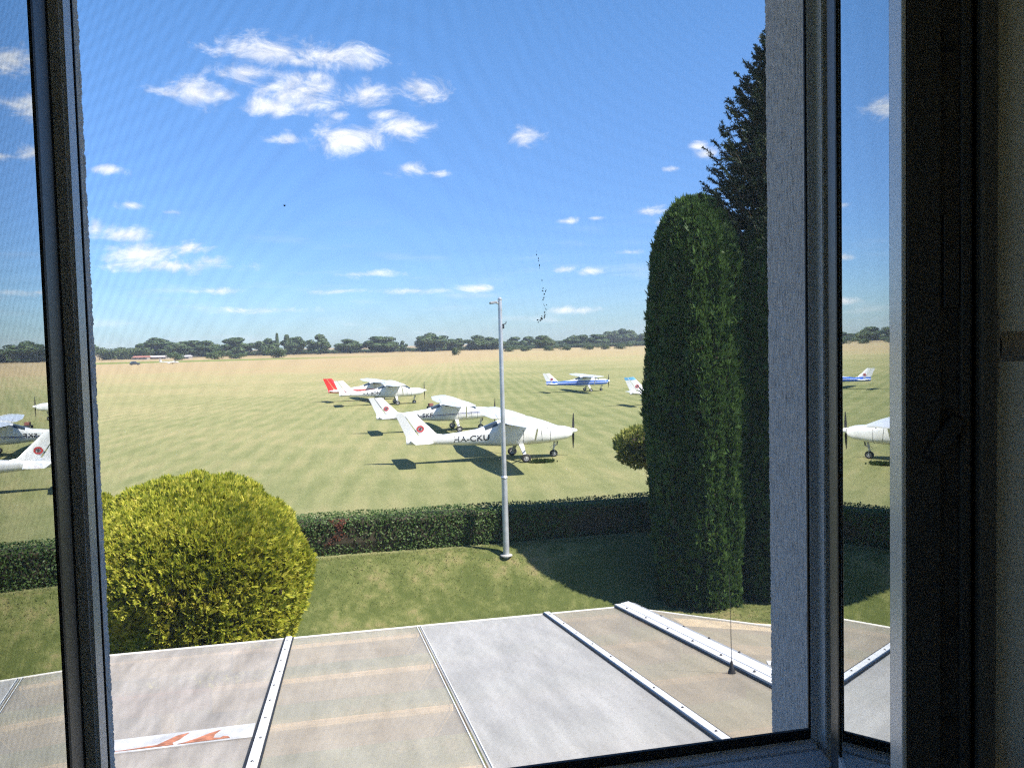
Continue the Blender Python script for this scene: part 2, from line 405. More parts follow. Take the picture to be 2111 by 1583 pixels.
    rl = ramp_node(N, [(0.0, (0.085, 0.105, 0.030)), (0.28, (0.150, 0.162, 0.055)), (0.55, (0.235, 0.200, 0.092)), (1.0, (0.34, 0.255, 0.150))])
    L.new(ld, rl.inputs[0])
    bare = ma('MULTIPLY', mr(Y, 23.4, 23.0), mr(Y, 21.2, 21.5))
    tot = mix(mr(Y, 21.0, 20.7), field, rl.outputs[0])
    tot = mix(ma('MULTIPLY', bare, 0.7), tot, (0.34, 0.27, 0.18))
    L.new(tot, P.inputs['Base Color']); P.inputs['Roughness'].default_value = 0.95; P.inputs['Specular IOR Level'].default_value = 0.1
    b = N.new('ShaderNodeBump'); b.inputs['Strength'].default_value = 0.8; b.inputs['Distance'].default_value = 0.04
    L.new(ma('ADD', l3, ma('MULTIPLY', l2, 1.5)), b.inputs['Height']); L.new(b.outputs[0], P.inputs['Normal'])
    return mm
def build_ground():
    bm = bmesh.new()
    ys = [-60, -20, 0, 6] + [6+0.5*i for i in range(1, 34)] + [26, 32, 40, 60, 90, 140, 220, 350, 500, 800, 1500, 3000, 6000]
    xs = [-6000, -2500, -900, -300, -120, -60, -30, -20] + list(range(-16, 24, 2)) + [26, 34, 60, 120, 300, 900, 2500, 6000]
    grid_mesh(bm, [[(x, y, gz(y) if y > 0 else LAWN) for x in xs] for y in ys])
    o = obj('ground', bm, ground_material(), smooth=True)
    tag(o, 'mown airfield grass and garden lawn', 'ground', kind='structure')
build_ground()

# grass tufts of the garden lawn: short blades
def build_lawn_blades():
    n = 70000
    u = rng.uniform(-9, 15, n); v = rng.uniform(12.0, 20.9, n)
    z = LAWN*(1-smooth(18.9, 20.7, v))
    h = rng.uniform(0.012, 0.038, n); w = rng.uniform(0.005, 0.011, n); a = rng.uniform(0, 2*math.pi, n)
    lean = rng.normal(0, 0.025, (n, 2))
    V = np.zeros((n, 4, 3))
    V[:, 0] = np.stack([u-w*np.cos(a), v-w*np.sin(a), z-.005], 1); V[:, 1] = np.stack([u+w*np.cos(a), v+w*np.sin(a), z-.005], 1)
    V[:, 2] = np.stack([u+.3*w*np.cos(a)+lean[:, 0], v+.3*w*np.sin(a)+lean[:, 1], z+h], 1); V[:, 3] = np.stack([u-.3*w*np.cos(a)+lean[:, 0], v-.3*w*np.sin(a)+lean[:, 1], z+h], 1)
    me = quads_mesh('lawn_grass', V)
    o = link('lawn_grass', me, leaf('grass_blade', [(0, (.105, .14, .038)), (.45, (.165, .19, .058)), (.80, (.25, .23, .10)), (1, (.36, .29, .17))], nscale=0.45, nw=.55))
    tag(o, 'short green and straw coloured grass of the garden lawn', 'grass', kind='stuff')
build_lawn_blades()

# ------------------------------------------------------------------ house with the room the picture is taken from
WIN_L, WIN_R = -0.36, 0.772       # reveal faces
V_FR, V_OUT, V_IN = 1.07, 1.381, 0.985
Z_SILL, Z_TOP = 4.42, 5.95
ZW = 6.55
def build_house():
    h = empty('house', (0, 1.381, 0)); off = Vector((0, -1.381, 0))
    tag(h, 'house with grey scratched stucco whose open window frames the view', 'house')
    bm = bmesh.new()
    x0, x1 = -2.95, 12
    box(bm, x0, WIN_L-.012, V_FR+.003, V_OUT, LAWN, ZW)
    box(bm, WIN_R+.010, x1, V_FR+.003, V_OUT, LAWN, ZW)
    box(bm, WIN_L-.012, WIN_R+.010, V_FR+.003, V_OUT, LAWN, Z_SILL-.03)
    box(bm, WIN_L-.012, WIN_R+.010, V_FR+.003, V_OUT, Z_TOP, ZW)
    box(bm, x0, -.432, V_IN+.03, V_FR+.003, LAWN, ZW); box(bm, .802, x1, V_IN+.03, V_FR+.003, LAWN, ZW)
    box(bm, -.432, .802, V_IN+.03, V_FR+.003, LAWN, 4.54); box(bm, -.432, .802, V_IN+.03, V_FR+.003, 5.98, ZW)
    obj('facade_wall', bm, M_stucco, h, off)
    # the rough plaster of the two reveals, modelled grain by grain
    def reveal(u, s):
        nz = 700; vs = np.linspace(V_FR+.001, V_OUT, 26); zs = np.linspace(Z_SILL-.05, Z_TOP, nz)
        g = rng.normal(0, 1, (nz, 26))
        k = np.ones(7)/7
        g2 = np.apply_along_axis(lambda c: np.convolve(c, k, 'same'), 0, rng.normal(0, 1, (nz, 26)))*2
        d = 0.00035*g + 0.00045*g2
        bm = bmesh.new(); rows = []
        for i in range(nz):
            row = [(u+s*max(-.0015, d[i, j])-s*.001, vs[j]+(0.0004*g[i, j] if j == 25 else 0), zs[i]) for j in range(26)]
            row.append((u-s*.02, V_OUT+.004+.0004*g[i, 5], zs[i]))
            rows.append(row)
        grid_mesh(bm, rows)
        obj('reveal', bm, M_stucco, h, off)
    reveal(WIN_R, -1); reveal(WIN_L, 1)
    # sloping metal sill
    bm = bmesh.new()
    P = [(V_FR-.01, Z_SILL), (V_OUT+.05, Z_SILL-.035), (V_OUT+.05, Z_SILL-.06), (V_FR-.01, Z_SILL-.02)]
    for xx in (WIN_L-.02, WIN_R):
        pass
    va = [bm.verts.new((WIN_L-.012, v, z)) for v, z in P]; vb = [bm.verts.new((WIN_R-.004, v, z)) for v, z in P]
    bm.faces.new(va); bm.faces.new(vb)
    for k in range(4): bm.faces.new((va[k], va[(k+1) % 4], vb[(k+1) % 4], vb[k]))
    obj('sill', bm, M_alu, h, off)
    # room
    bm = bmesh.new()
    RW = .885
    box(bm, -2.6, -.43, V_IN, V_IN+.028, 3.6, 6.3); box(bm, .80, RW, V_IN, V_IN+.028, 3.6, 6.3)
    box(bm, -.43, .80, V_IN, V_IN+.028, 3.6, 4.54); box(bm, -.43, .80, V_IN, V_IN+.028, 5.98, 6.3)
    box(bm, -2.7, -2.6, -2.4, -.8, 3.6, 6.3); box(bm, -2.7, -2.6, .85, V_IN+.028, 3.6, 6.3); box(bm, -2.7, -2.6, -.8, .85, 3.6, 4.3); box(bm, -2.7, -2.6, -.8, .85, 6.15, 6.3)  # left wall with an added, unseen opening that lets daylight in
    box(bm, RW, RW+.1, -2.4, V_IN+.028, 3.6, 6.3); box(bm, -2.7, RW+.1, -2.5, -2.4, 3.6, 6.3)
    obj('interior_wall', bm, M_plaster, h, off)
    bm = bmesh.new(); box(bm, -2.7, RW+.1, -2.5, V_IN+.028, 6.3, 6.4); obj('ceiling', bm, M_plaster, h, off)
    bm = bmesh.new(); box(bm, -2.7, RW+.1, -2.5, V_IN+.028, 3.5, 3.6); obj('floor', bm, M_floor, h, off)
    bm = bmesh.new(); box(bm, x0, x1, -8, 1.45, 6.62, 6.75, .01); obj('roof_edge', bm, M_plaster, h, off)
    bm = bmesh.new()
    for a, b, c_, d_ in ((-.8, .85, 4.3, 4.36), (-.8, .85, 6.09, 6.15), (-.8, -.74, 4.36, 6.09), (.79, .85, 4.36, 6.09)): box(bm, -2.69, -2.63, a, b, c_, d_, .004)
    obj('added_opening_frame', bm, M_upvc, h, off)  # frame of the added opening that brightens the room
    bm = bmesh.new(); box(bm, x1-.3, x1, -8, V_IN+.03, LAWN, ZW); box(bm, x0, x1, -8.3, -8, LAWN, ZW)
    obj('outer_wall', bm, M_stucco, h, off)
build_house()

# ------------------------------------------------------------------ window frame, sashes, screen
def build_window():
    z0, z1 = 4.575, 5.962
    w = empty('window_frame', (0.2, 1.05, z0)); off = Vector((-0.2, -1.05, -z0))
    tag(w, 'fixed white plastic window frame set in the stucco opening', 'window frame')
    def prism(name, pts, za, zb, mat, bev=.0012):
        bm = bmesh.new()
        a = [bm.verts.new((u, v, za)) for u, v in pts]; b = [bm.verts.new((u, v, zb)) for u, v in pts]
        bm.faces.new(a); bm.faces.new(b); n = len(pts)
        es = []
        for k in range(n):
            f = bm.faces.new((a[k], a[(k+1) % n], b[(k+1) % n], b[k]))
        for k in range(n):
            e = bm.edges.get((a[k], b[k]))
            if e: es.append(e)
        bmesh.ops.bevel(bm, geom=es, offset=bev, segments=2, affect='EDGES')
        return obj(name, bm, mat, w, off)
    # jambs: stepped profiles
    prism('jamb', [(.6602, 1.0695), (.6602, 1.0672), (.6724, 1.0672), (.6724, 1.0496), (.80, 1.0496), (.80, 1.0695)], z0, z1, M_upvc)
    prism('jamb', [(-.2867, 1.0695), (-.2867, 1.034), (-.43, 1.034), (-.43, 1.0695)], z0, z1, M_upvc, .004)
    prism('gasket', [(-.2860, 1.0745), (-.2910, 1.0745), (-.2910, 1.0702), (-.2860, 1.0702)], z0, z1, M_rubber, .0008)
    prism('gasket', [(.6588, 1.0745), (.6640, 1.0745), (.6640, 1.0698), (.6588, 1.0698)], z0, z1, M_rubber, .0008)
    prism('gasket', [(-.3015, 1.0335), (-.3055, 1.0335), (-.3055, 1.026), (-.3015, 1.026)], z0, z1, M_rubber, .0005)
    # bottom and head rails
    def rail(name, pts, mat, u0=-.286, u1=.6602):
        bm = bmesh.new()
        a = [bm.verts.new((u0, v, z)) for v, z in pts]; b = [bm.verts.new((u1, v, z)) for v, z in pts]
        bm.faces.new(a); bm.faces.new(b); n = len(pts)
        for k in range(n): bm.faces.new((a[k], a[(k+1) % n], b[(k+1) % n], b[k]))
        return obj(name, bm, mat, w, off)
    rail('bottom_rail', [(1.0690, 4.60), (1.0690, 4.612), (1.051, 4.608), (1.049, 4.599), (1.046, 4.599), (1.044, 4.607), (1.012, 4.600), (1.010, 4.575), (1.0690, 4.575)], M_upvc)
    rail('bottom_gasket', [(1.0748, 4.604), (1.0748, 4.626), (1.0696, 4.626), (1.0696, 4.604)], M_rubber, -.2855, .6585)
    rail('head_rail', [(1.0690, 5.925), (1.0690, 5.962), (1.012, 5.962), (1.012, 5.935)], M_upvc)
    # insect screen: real wires
    s = empty('insect_screen', (0.2, 1.078, 4.6)); so = Vector((-0.2, -1.078, -4.6))
    tag(s, 'fine dark insect screen stretched across the whole window opening', 'insect screen')
    p = 0.00125; wd = 0.000072
    us = np.arange(-.345, .760, p); zs = np.arange(4.58, 5.94, p)
    nu, nz = len(us), len(zs)
    def bars(c0, a0, a1, vertical):
        n = len(c0); V = np.zeros((n, 4, 4, 3))
        ua, ub = c0-wd, c0+wd; va, vb = 1.0780, 1.0780+2*wd
        if not vertical: va, vb = va+2*wd, vb+2*wd
        ring = [(ua, va), (ub, va), (ub, vb), (ua, vb)]
        for k in range(4):
            (p0, q0), (p1, q1) = ring[k], ring[(k+1) % 4]
            for j, (pp, qq, e) in enumerate(((p0, q0, a0), (p1, q1, a0), (p1, q1, a1), (p0, q0, a1))):
                if vertical: V[:, k, j] = np.stack([pp, np.full(n, qq), np.full(n, e)], 1)
                else: V[:, k, j] = np.stack([np.full(n, e), np.full(n, qq), pp], 1)
        return V.reshape(-1, 4, 3)
    V = np.concatenate([bars(us, 4.58, 5.94, True), bars(zs, -.346, .761, False)])
    link('mesh', quads_mesh('screen_mesh', V), M_wire, s, so)
    # specks of dirt caught on the screen
    bm = bmesh.new()
    pts = [(1106, 522), (1108, 536), (1112, 548), (1117, 580), (1118, 600), (1121, 604), (1125, 602), (1119, 618), (1123, 630), (1126, 634), (1124, 646), (1121, 652), (1117, 657)]
    def on_screen(px, py, v=1.0775):
        d = ray(px, py); return EYE + d*(v/d.y)
    for (x, y) in pts + [(1113, 660), (1116, 661), (1110, 663)]:
        c = on_screen(x, y)
        for k in range(3):
            a = random.uniform(0, 6.28); r = random.uniform(.0006, .0019)
            q = c + Vector((random.uniform(-.0012, .0012), 0, random.uniform(-.003, .003)))
            tube(bm, [q, q+Vector((math.cos(a)*r, -.0004, math.sin(a)*r*1.8))], random.uniform(.0003, .0007), 5)
    tag(obj('dirt_fleck', bm, M_dark), 'string of tiny black dirt flecks clinging to the screen right of the lamp post', 'dirt')
    bm = bmesh.new(); c = on_screen(585, 425)
    tube(bm, [c, c+Vector((.002, -.0003, .0008))], .0008, 6); tube(bm, [c+Vector((.0006, 0, 0)), c+Vector((.0002, -.0003, .002))], .0004, 5)
    tag(obj('dirt_fleck', bm, M_dark), 'single black fleck on the screen among the open sky', 'dirt')

    # opened sashes
    def sash(name, H, ang, side, W, label, full):
        # side -1: hinged on the right; +1: hinged on the left
        rot = Matrix.Rotation(ang, 3, 'Z')
        t = rot @ Vector((side, 0, 0)); n = rot @ Vector((0, 1, 0))
        M = Matrix(((t.x, n.x, 0, 0), (t.y, n.y, 0, 0), (0, 0, 1, 0), (0, 0, 0, 1)))
        root = empty(name, (H[0], H[1], 4.60)); tag(root, label, 'window sash')
        zt = 5.93-4.60; st = .064
        def fin(nm, bm, mat, par=root):
            bmesh.ops.transform(bm, matrix=M, verts=bm.verts); return obj(nm, bm, mat, par, None if par is root else None)
        # frame members: outer face at y = 0, room face at y = -0.0966
        bm = bmesh.new(); box(bm, 0, st, -.0314, 0, 0, zt, .0025); box(bm, .008, st-.004, -.0590, -.0310, .008, zt-.008)
        fin('hinge_stile', bm, M_sash_shade)
        bm = bmesh.new(); box(bm, W-.0477, W, -.0040, 0, 0, zt, .0015); fin('lock_stile', bm, M_upvc)
        bm = bmesh.new(); box(bm, W-.0470, W-.0003, -.0314, -.0041, 0, zt, .0015); fin('shaded_stile_body', bm, M_sash_shade)  # stile body behind the white face, shade put into its colour
        bm = bmesh.new(); box(bm, W-.0455, W-.010, -.0580, -.0318, .008, zt-.008); box(bm, W-.042, W-.001, -.0561, -.0466, .002, zt-.002, .002); fin('rebate', bm, M_sash_shade)
        bm = bmesh.new(); box(bm, W-.050, W+.006, -.0737, -.0598, -.012, zt+.012, .0025)
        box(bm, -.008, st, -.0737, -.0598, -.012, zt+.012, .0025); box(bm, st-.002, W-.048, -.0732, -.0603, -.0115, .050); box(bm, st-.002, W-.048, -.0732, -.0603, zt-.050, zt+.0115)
        fin('inner_frame', bm, M_upvc_shade)
        bm = bmesh.new(); box(bm, st-.002, W-.0465, -.0580, -.0005, .0005, .050); fin('bottom_rail', bm, M_upvc)
        bm = bmesh.new(); box(bm, st-.002, W-.0465, -.0580, -.0005, zt-.050, zt-.0005); fin('top_rail', bm, M_upvc)
        bm = bmesh.new(); box(bm, st-.001, W-.0472, -.024, -.0025, .049, zt-.049); fin('glass_pane', bm, M_glass)
        bm = bmesh.new()
        for a, b in ((st-.0015, st+.0035), (W-.0505, W-.0466)): box(bm, a, b, -.0024, -.0008, .050, zt-.050)
        fin('gasket', bm, M_rubber)
        bm = bmesh.new(); box(bm, W-.0101, W-.004, -.0465, -.0316, .02, zt-.02); fin('lock_strip', bm, M_gear)
        if full:
            # espagnolette hardware on the closing edge
            for z, hh in ((.66, .040), (1.18, .03)):
                bm = bmesh.new(); box(bm, W-.005, W-.001, -.0460, -.0335, z-hh, z+hh, .001); fin('keeper', bm, M_gear)
            for z in (.26, .53, .84, 1.04):
                bm = bmesh.new()
                lathe(bm, [(.0001, 0), (.004, 0), (.004, .002), (.0001, .0025)], 12, Matrix.Translation((W-.004, -.039, z)) @ Matrix.Rotation(R(90), 4, 'Y')); fin('screw', bm, M_dark)
            bm = bmesh.new()
            q = Matrix.Translation((W+.002, -.041, .520)) @ Matrix.Rotation(R(34), 4, 'X')
            box(bm, -.004, .004, -.007, .007, -.036, .008, .003, q); fin('latch', bm, M_gear)
            # handle on the room face
            zc = 5.186-4.60
            bm = bmesh.new(); box(bm, W-.044, W-.014, -.0840, -.0738, zc-.036, zc+.036, .007); hd = fin('handle', bm, M_handle)
            bm = bmesh.new(); cy = Matrix.Translation((W-.029, -.0835, zc)) @ Matrix.Rotation(R(90), 4, 'X')
            lathe(bm, [(.0135, 0), (.0130, .042), (.012, .046)], 20, cy)
            box(bm, W-.15, W-.017, -.142, -.125, zc-.012, zc+.012, .006)
            fin('lever', bm, M_handle, hd)
        return root
    sash('window_sash', (.6533, 1.008), R(65.2), -1, .4162, 'right hand window sash swung inward with handle and lock edge showing', True)
    sash('window_sash', (-.2985, 1.016), R(-84.12), 1, .58, 'left hand window sash swung inward whose pane mirrors the parked aeroplanes', False)
build_window()

# ------------------------------------------------------------------ terrace canopy below the window
def build_canopy():
    VE, ZE, S = 8.0, 2.456, 0.14
    def zr(v): return ZE + S*(VE-v)
    def zside(u, v):
        p = (u-2.8)/1.18; return ZE + S*((VE-v)-.97*p)
    c = empty('terrace_canopy', (0, VE, LAWN)); off = Vector((0, -VE, -LAWN))
    tag(c, 'low canopy of cloudy plastic roof sheets on metal bars below the window', 'canopy')
    v0 = 1.40
    def slab(name, pts, th, mat, zf=zr):
        bm = bmesh.new()
        a = [bm.verts.new((u, v, zf(v) if zf is zr else zf(u, v))) for u, v in pts]
        b = [bm.verts.new((x.co.x, x.co.y, x.co.z-th)) for x in a]; n = len(a)
        bm.faces.new(a); bm.faces.new(b)
        for k in range(n): bm.faces.new((a[k], a[(k+1) % n], b[(k+1) % n], b[k]))
        return obj(name, bm, mat, c, off)
    m_l = polycarb('sheet_pinkish', (0.62, 0.58, 0.54), 0.54, .24)
    m_g = polycarb('sheet_grey', (0.62, 0.59, 0.54), 0.42, .16)
    m_b = polycarb('sheet_bluewhite', (0.56, 0.55, 0.53), 0.78, .18)
    m_t = polycarb('sheet_tan', (0.52, 0.475, 0.40), 0.54, .14)
    edges = [(-9.0, -4.3, m_g), (-4.29, -2.73, m_b), (-2.72, -.525, m_l), (-.515, .70, m_g), (.71, 2.0, m_b), (2.01, 2.795, m_t)]
    for a, b, mm in edges: slab('roof_sheet', [(a, VE), (b, VE), (b, v0), (a, v0)], .010, mm)
    slab('roof_sheet', [(2.805, VE-.004), (10.6, VE-.004-.97*7.8/1.18), (10.6, v0), (2.805, v0)], .010, m_t, zside)
    # seam between the lapped sheets: two thin bright strips
    for uu in (.690, .728):
        bm = bmesh.new()
        grid = [(uu, VE), (uu, v0)]
        for (u, v) in grid: pass
        tube(bm, [(uu, VE, zr(VE)+.004), (uu, v0, zr(v0)+.004)], .0042, 6); obj('seam', bm, pbr('pale_sealant', (.8, .8, .76), .5), c, off)
    # clamping bars with screws
    def bar(u, w, h, mat, n, zf, name='clamp_bar'):
        bm = bmesh.new()
        P = [(u-w, 0), (u-w*.8, h), (u+w*.8, h), (u+w, 0)]
        a = [bm.verts.new((x, VE+.03, zr(VE+.03)+z+.0015)) for x, z in P]; b = [bm.verts.new((x, v0, zr(v0)+z+.0015)) for x, z in P]
        bm.faces.new(a); bm.faces.new(b)
        for k in range(4): bm.faces.new((a[k], a[(k+1) % 4], b[(k+1) % 4], b[k]))
        o = obj(name, bm, mat, c, off)
        bm = bmesh.new()
        for s in (-1, 1):
            tube(bm, [(u+s*(w+.006), VE+.02, zr(VE+.02)+.006), (u+s*(w+.006), v0, zr(v0)+.006)], .008, 6)
        obj('edge_seal', bm, M_rubber, c, off)
        for k in range(n):
            v = VE-.15-k*(VE-v0-.2)/n
            bm = bmesh.new(); lathe(bm, [(.009, 0), (.009, .004), (.005, .008)], 8, Matrix.Translation((u+random.uniform(-.01, .01), v, zr(v)+h))); s_ = obj('screw', bm, M_gear, o)
        return o
    bar(-.52, .033, .016, M_alu, 16, zr); bar(2.005, .033, .020, M_alu, 14, zr); bar(-4.295, .04, .02, M_alu, 6, zr)
    # wide ridge where the roof folds: white channel between two bars
    def ribbon(name, u0, u1, dz, mat, th=.006, tilt=0.0):
        bm = bmesh.new()
        P = [(u0, dz), (u1, dz+tilt), (u1, dz+tilt-th), (u0, dz-th)]
        a = [bm.verts.new((x, VE+.04, zr(VE+.04)+z)) for x, z in P]; b = [bm.verts.new((x, v0, zr(v0)+z)) for x, z in P]
        bm.faces.new(a); bm.faces.new(b)
        for k in range(4): bm.faces.new((a[k], a[(k+1) % 4], b[(k+1) % 4], b[k]))
        return obj(name, bm, mat, c, off)
    ribbon('ridge_bar', 2.735, 2.800, .030, M_alu, .03); ribbon('ridge_channel', 2.801, 2.885, .034, pbr('white_tape', (.68, .69, .70), .5), .03, .012)
    ribbon('ridge_bar', 2.886, 2.950, .040, M_galv, .05, -.016)
    bm = bmesh.new()
    for uu in (2.728, 2.957): tube(bm, [(uu, VE+.02, zr(VE+.02)+.008), (uu, v0, zr(v0)+.004 if uu < 2.8 else zside(uu, v0)+.008)], .009, 6)
    obj('edge_seal', bm, M_rubber, c, off)
    for k in range(11):
        v = VE-.25-k*.52
        for uu, dz in ((2.765, .031), (2.918, .033)):
            bm = bmesh.new(); lathe(bm, [(.010, 0), (.010, .005), (.006, .009)], 8, Matrix.Translation((uu, v+random.uniform(-.02, .02), zr(v)+dz))); obj('screw', bm, M_gear, c, off)
    # short bar on the folded side
    bm = bmesh.new()
    A = Vector((2.97, 6.2, zside(2.97, 6.2)+.012)); B = Vector((3.9, 6.9, zside(3.9, 6.9)+.012))
    A = Vector((3.02, 5.45, zside(3.02, 5.45)+.012)); B = Vector((7.0, 4.2, zside(7.0, 4.2)+.012))
    d = (B-A).normalized(); s = d.cross(Vector((0, 0, 1))).normalized()*.04
    vs = [bm.verts.new(x) for x in (A-s, A+s, B+s, B-s)]; ws = [bm.verts.new(x.co+Vector((0, 0, .016))) for x in vs]
    bm.faces.new(vs); bm.faces.new(ws)
    for k in range(4): bm.faces.new((vs[k], vs[(k+1) % 4], ws[(k+1) % 4], ws[k]))
    obj('clamp_bar', bm, M_alu, c, off)
    # eave trim
    bm = bmesh.new(); tube(bm, [(-9, VE+.012, zr(VE)-.004), (2.80, VE+.012, zr(VE)-.004)], .012, 8); tube(bm, [(2.80, VE+.012, zr(VE)-.004), (10.6, VE-.97*7.8/1.18+.012, ZE-.004)], .012, 8)
    obj('eave_trim', bm, pbr('pale_trim', (.62, .60, .55), .5), c, off)
    # timber purlins and rafters underneath
    m_w = pbr('pine_timber', (.78, .58, .32), .7, var=.25, scale=4, stretch=(1, 8, 8))
    for v in (7.78, 6.54, 5.39, 4.24, 3.1):
        bm = bmesh.new(); box(bm, -1.0, 2.79, v-.05, v+.05, zr(v)-.20, zr(v)-.035, .004); obj('purlin', bm, m_w, c, off)
        bm = bmesh.new(); box(bm, -9, -1.01, v-.03, v+.03, zr(v)-.18, zr(v)-.030, .004); obj('purlin', bm, M_red if 6 < v < 7 else m_w, c, off)
        bm = bmesh.new()
        for k in range(1): tube(bm, [(2.83, v, zside(2.83, v)-.10), (7.4, v-1.2, zside(7.4, v-1.2)-.10)], .055, 4)
        obj('purlin', bm, m_w, c, off)
    # white repair strip with rusty stains
    va, vb = 5.13, 5.40
    bm = bmesh.new()
    vs = [bm.verts.new(p) for p in ((-1.9, vb-.02, zr(vb)+.006), (-.575, vb, zr(vb)+.006), (-.570, va, zr(va)+.006), (-1.9, va-.02, zr(va)+.006))]
    ws = [bm.verts.new(x.co-Vector((0, 0, .004))) for x in vs]
    bm.faces.new(vs); bm.faces.new(ws)
    for k in range(4): bm.faces.new((vs[k], vs[(k+1) % 4], ws[(k+1) % 4], ws[k]))
    rs = obj('repair_strip', bm, pbr('white_sheet', (.44, .44, .44), .6, var=.25), c, off)
    bm = bmesh.new()
    def stain(pts):
        a = [bm.verts.new((u, v, zr(v)+.0085)) for u, v in pts]; b = [bm.verts.new((u, v, zr(v)+.0070)) for u, v in pts]; n = len(a)
        bm.faces.new(a); bm.faces.new(b)
        for k in range(n): bm.faces.new((a[k], a[(k+1) % n], b[(k+1) % n], b[k]))
    stain([(-1.45, va+.015), (-1.15, va+.02), (-1.02, va+.02), (-1.035, va+.06), (-1.0, va+.11), (-.985, va+.17), (-.965, va+.225), (-1.03, va+.19), (-1.075, va+.12), (-1.12, va+.05), (-1.3, va+.022)])
    stain([(-1.0, va+.02), (-.70, va+.025), (-.715, va+.06), (-.745, va+.075), (-.76, va+.05), (-.80, va+.06), (-.80, va+.13), (-.775, va+.21), (-.84, va+.16), (-.90, va+.09), (-.96, va+.04)])
    obj('rust_stain', bm, M_red, rs)
    # posts and back ledger
    for u in (-6.5, -1.6, 2.78):
        bm = bmesh.new(); box(bm, u-.05, u+.05, VE-.17, VE-.07, LAWN, zr(VE)-.20, .004); obj('post', bm, m_w, c, off)
    # paving under it
    bm = bmesh.new(); grid_mesh(bm, [[(x, y, LAWN+.03) for x in (-9.5, -4, 0, 4, 11)] for y in (1.385, 4, 7.9)])
    tag(obj('terrace_paving', bm, pbr('terrace_tiles', (.46, .38, .29), .8, var=.2, scale=2)), 'tan terrace paving under the canopy', 'paving', kind='structure')
    # whip antenna
    an = empty('whip_antenna', (2.66, 5.30, zr(5.30))); tag(an, 'thin black whip aerial on the canopy beside the ridge bar', 'antenna')
    bm = bmesh.new(); lathe(bm, [(.028, 0), (.026, .012), (.012, .05), (.008, .085), (.005, .09)], 14); obj('base', bm, M_rubber, an, smooth=True)
    bm = bmesh.new(); tube(bm, [(0, 0, .08), (-.004, 0, .4), (-.012, 0, .72)], [.0028, .0022, .0014], 6); obj('whip', bm, M_rubber, an)
build_canopy()

# ------------------------------------------------------------------ planting
def lump(P, seed, k=1.0):
    """smooth pseudo-noise on (n,3) points in about -1..1"""
    r = np.random.default_rng(seed); out = np.zeros(len(P))
    for i in range(9):
        w = r.normal(0, 1, 3)*k*(0.7+0.28*i); ph = r.uniform(0, 6.28)
        out += np.sin(P @ w + ph)/(1+.35*i)
    return out/3.2
def sprays(P, Nrm, size, leaflets, up, spread, width, jitter=0.5):
    """flat fans of narrow leaflets at P, growing outward and upward"""
    n = len(P); out = []
    up_v = np.array([0, 0, 1.0])
    d = Nrm*(1-up) + up_v*up + rng.normal(0, jitter*.5, (n, 3)); d /= np.linalg.norm(d, axis=1)[:, None]
    s = np.cross(d, rng.normal(0, 1, (n, 3))); s /= np.linalg.norm(s, axis=1)[:, None]
    sz = size*rng.uniform(.6, 1.35, n)
    for k in range(leaflets):
        a = (k-(leaflets-1)/2)*spread + rng.normal(0, .12, n)
        e = d*np.cos(a)[:, None] + s*np.sin(a)[:, None]; f = -d*np.sin(a)[:, None] + s*np.cos(a)[:, None]
        L = sz*(1-.18*abs(k-(leaflets-1)/2)); w = L*width
        V = np.zeros((n, 4, 3))
        V[:, 0] = P; V[:, 1] = P+e*(L*.55)[:, None]+f*w[:, None]; V[:, 2] = P+e*L[:, None]; V[:, 3] = P+e*(L*.55)[:, None]-f*w[:, None]
        out.append(V)
    return np.concatenate(out)
M_bark = pbr('bark', (.10, .07, .045), .9, var=.3, scale=12, bump=.5)
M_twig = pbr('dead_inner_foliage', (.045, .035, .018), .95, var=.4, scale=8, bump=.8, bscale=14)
def core(bm, f, nz, nt):
    rows = [[f(i/(nz-1), 2*math.pi*j/nt) for j in range(nt+1)] for i in range(nz)]
    grid_mesh(bm, rows)

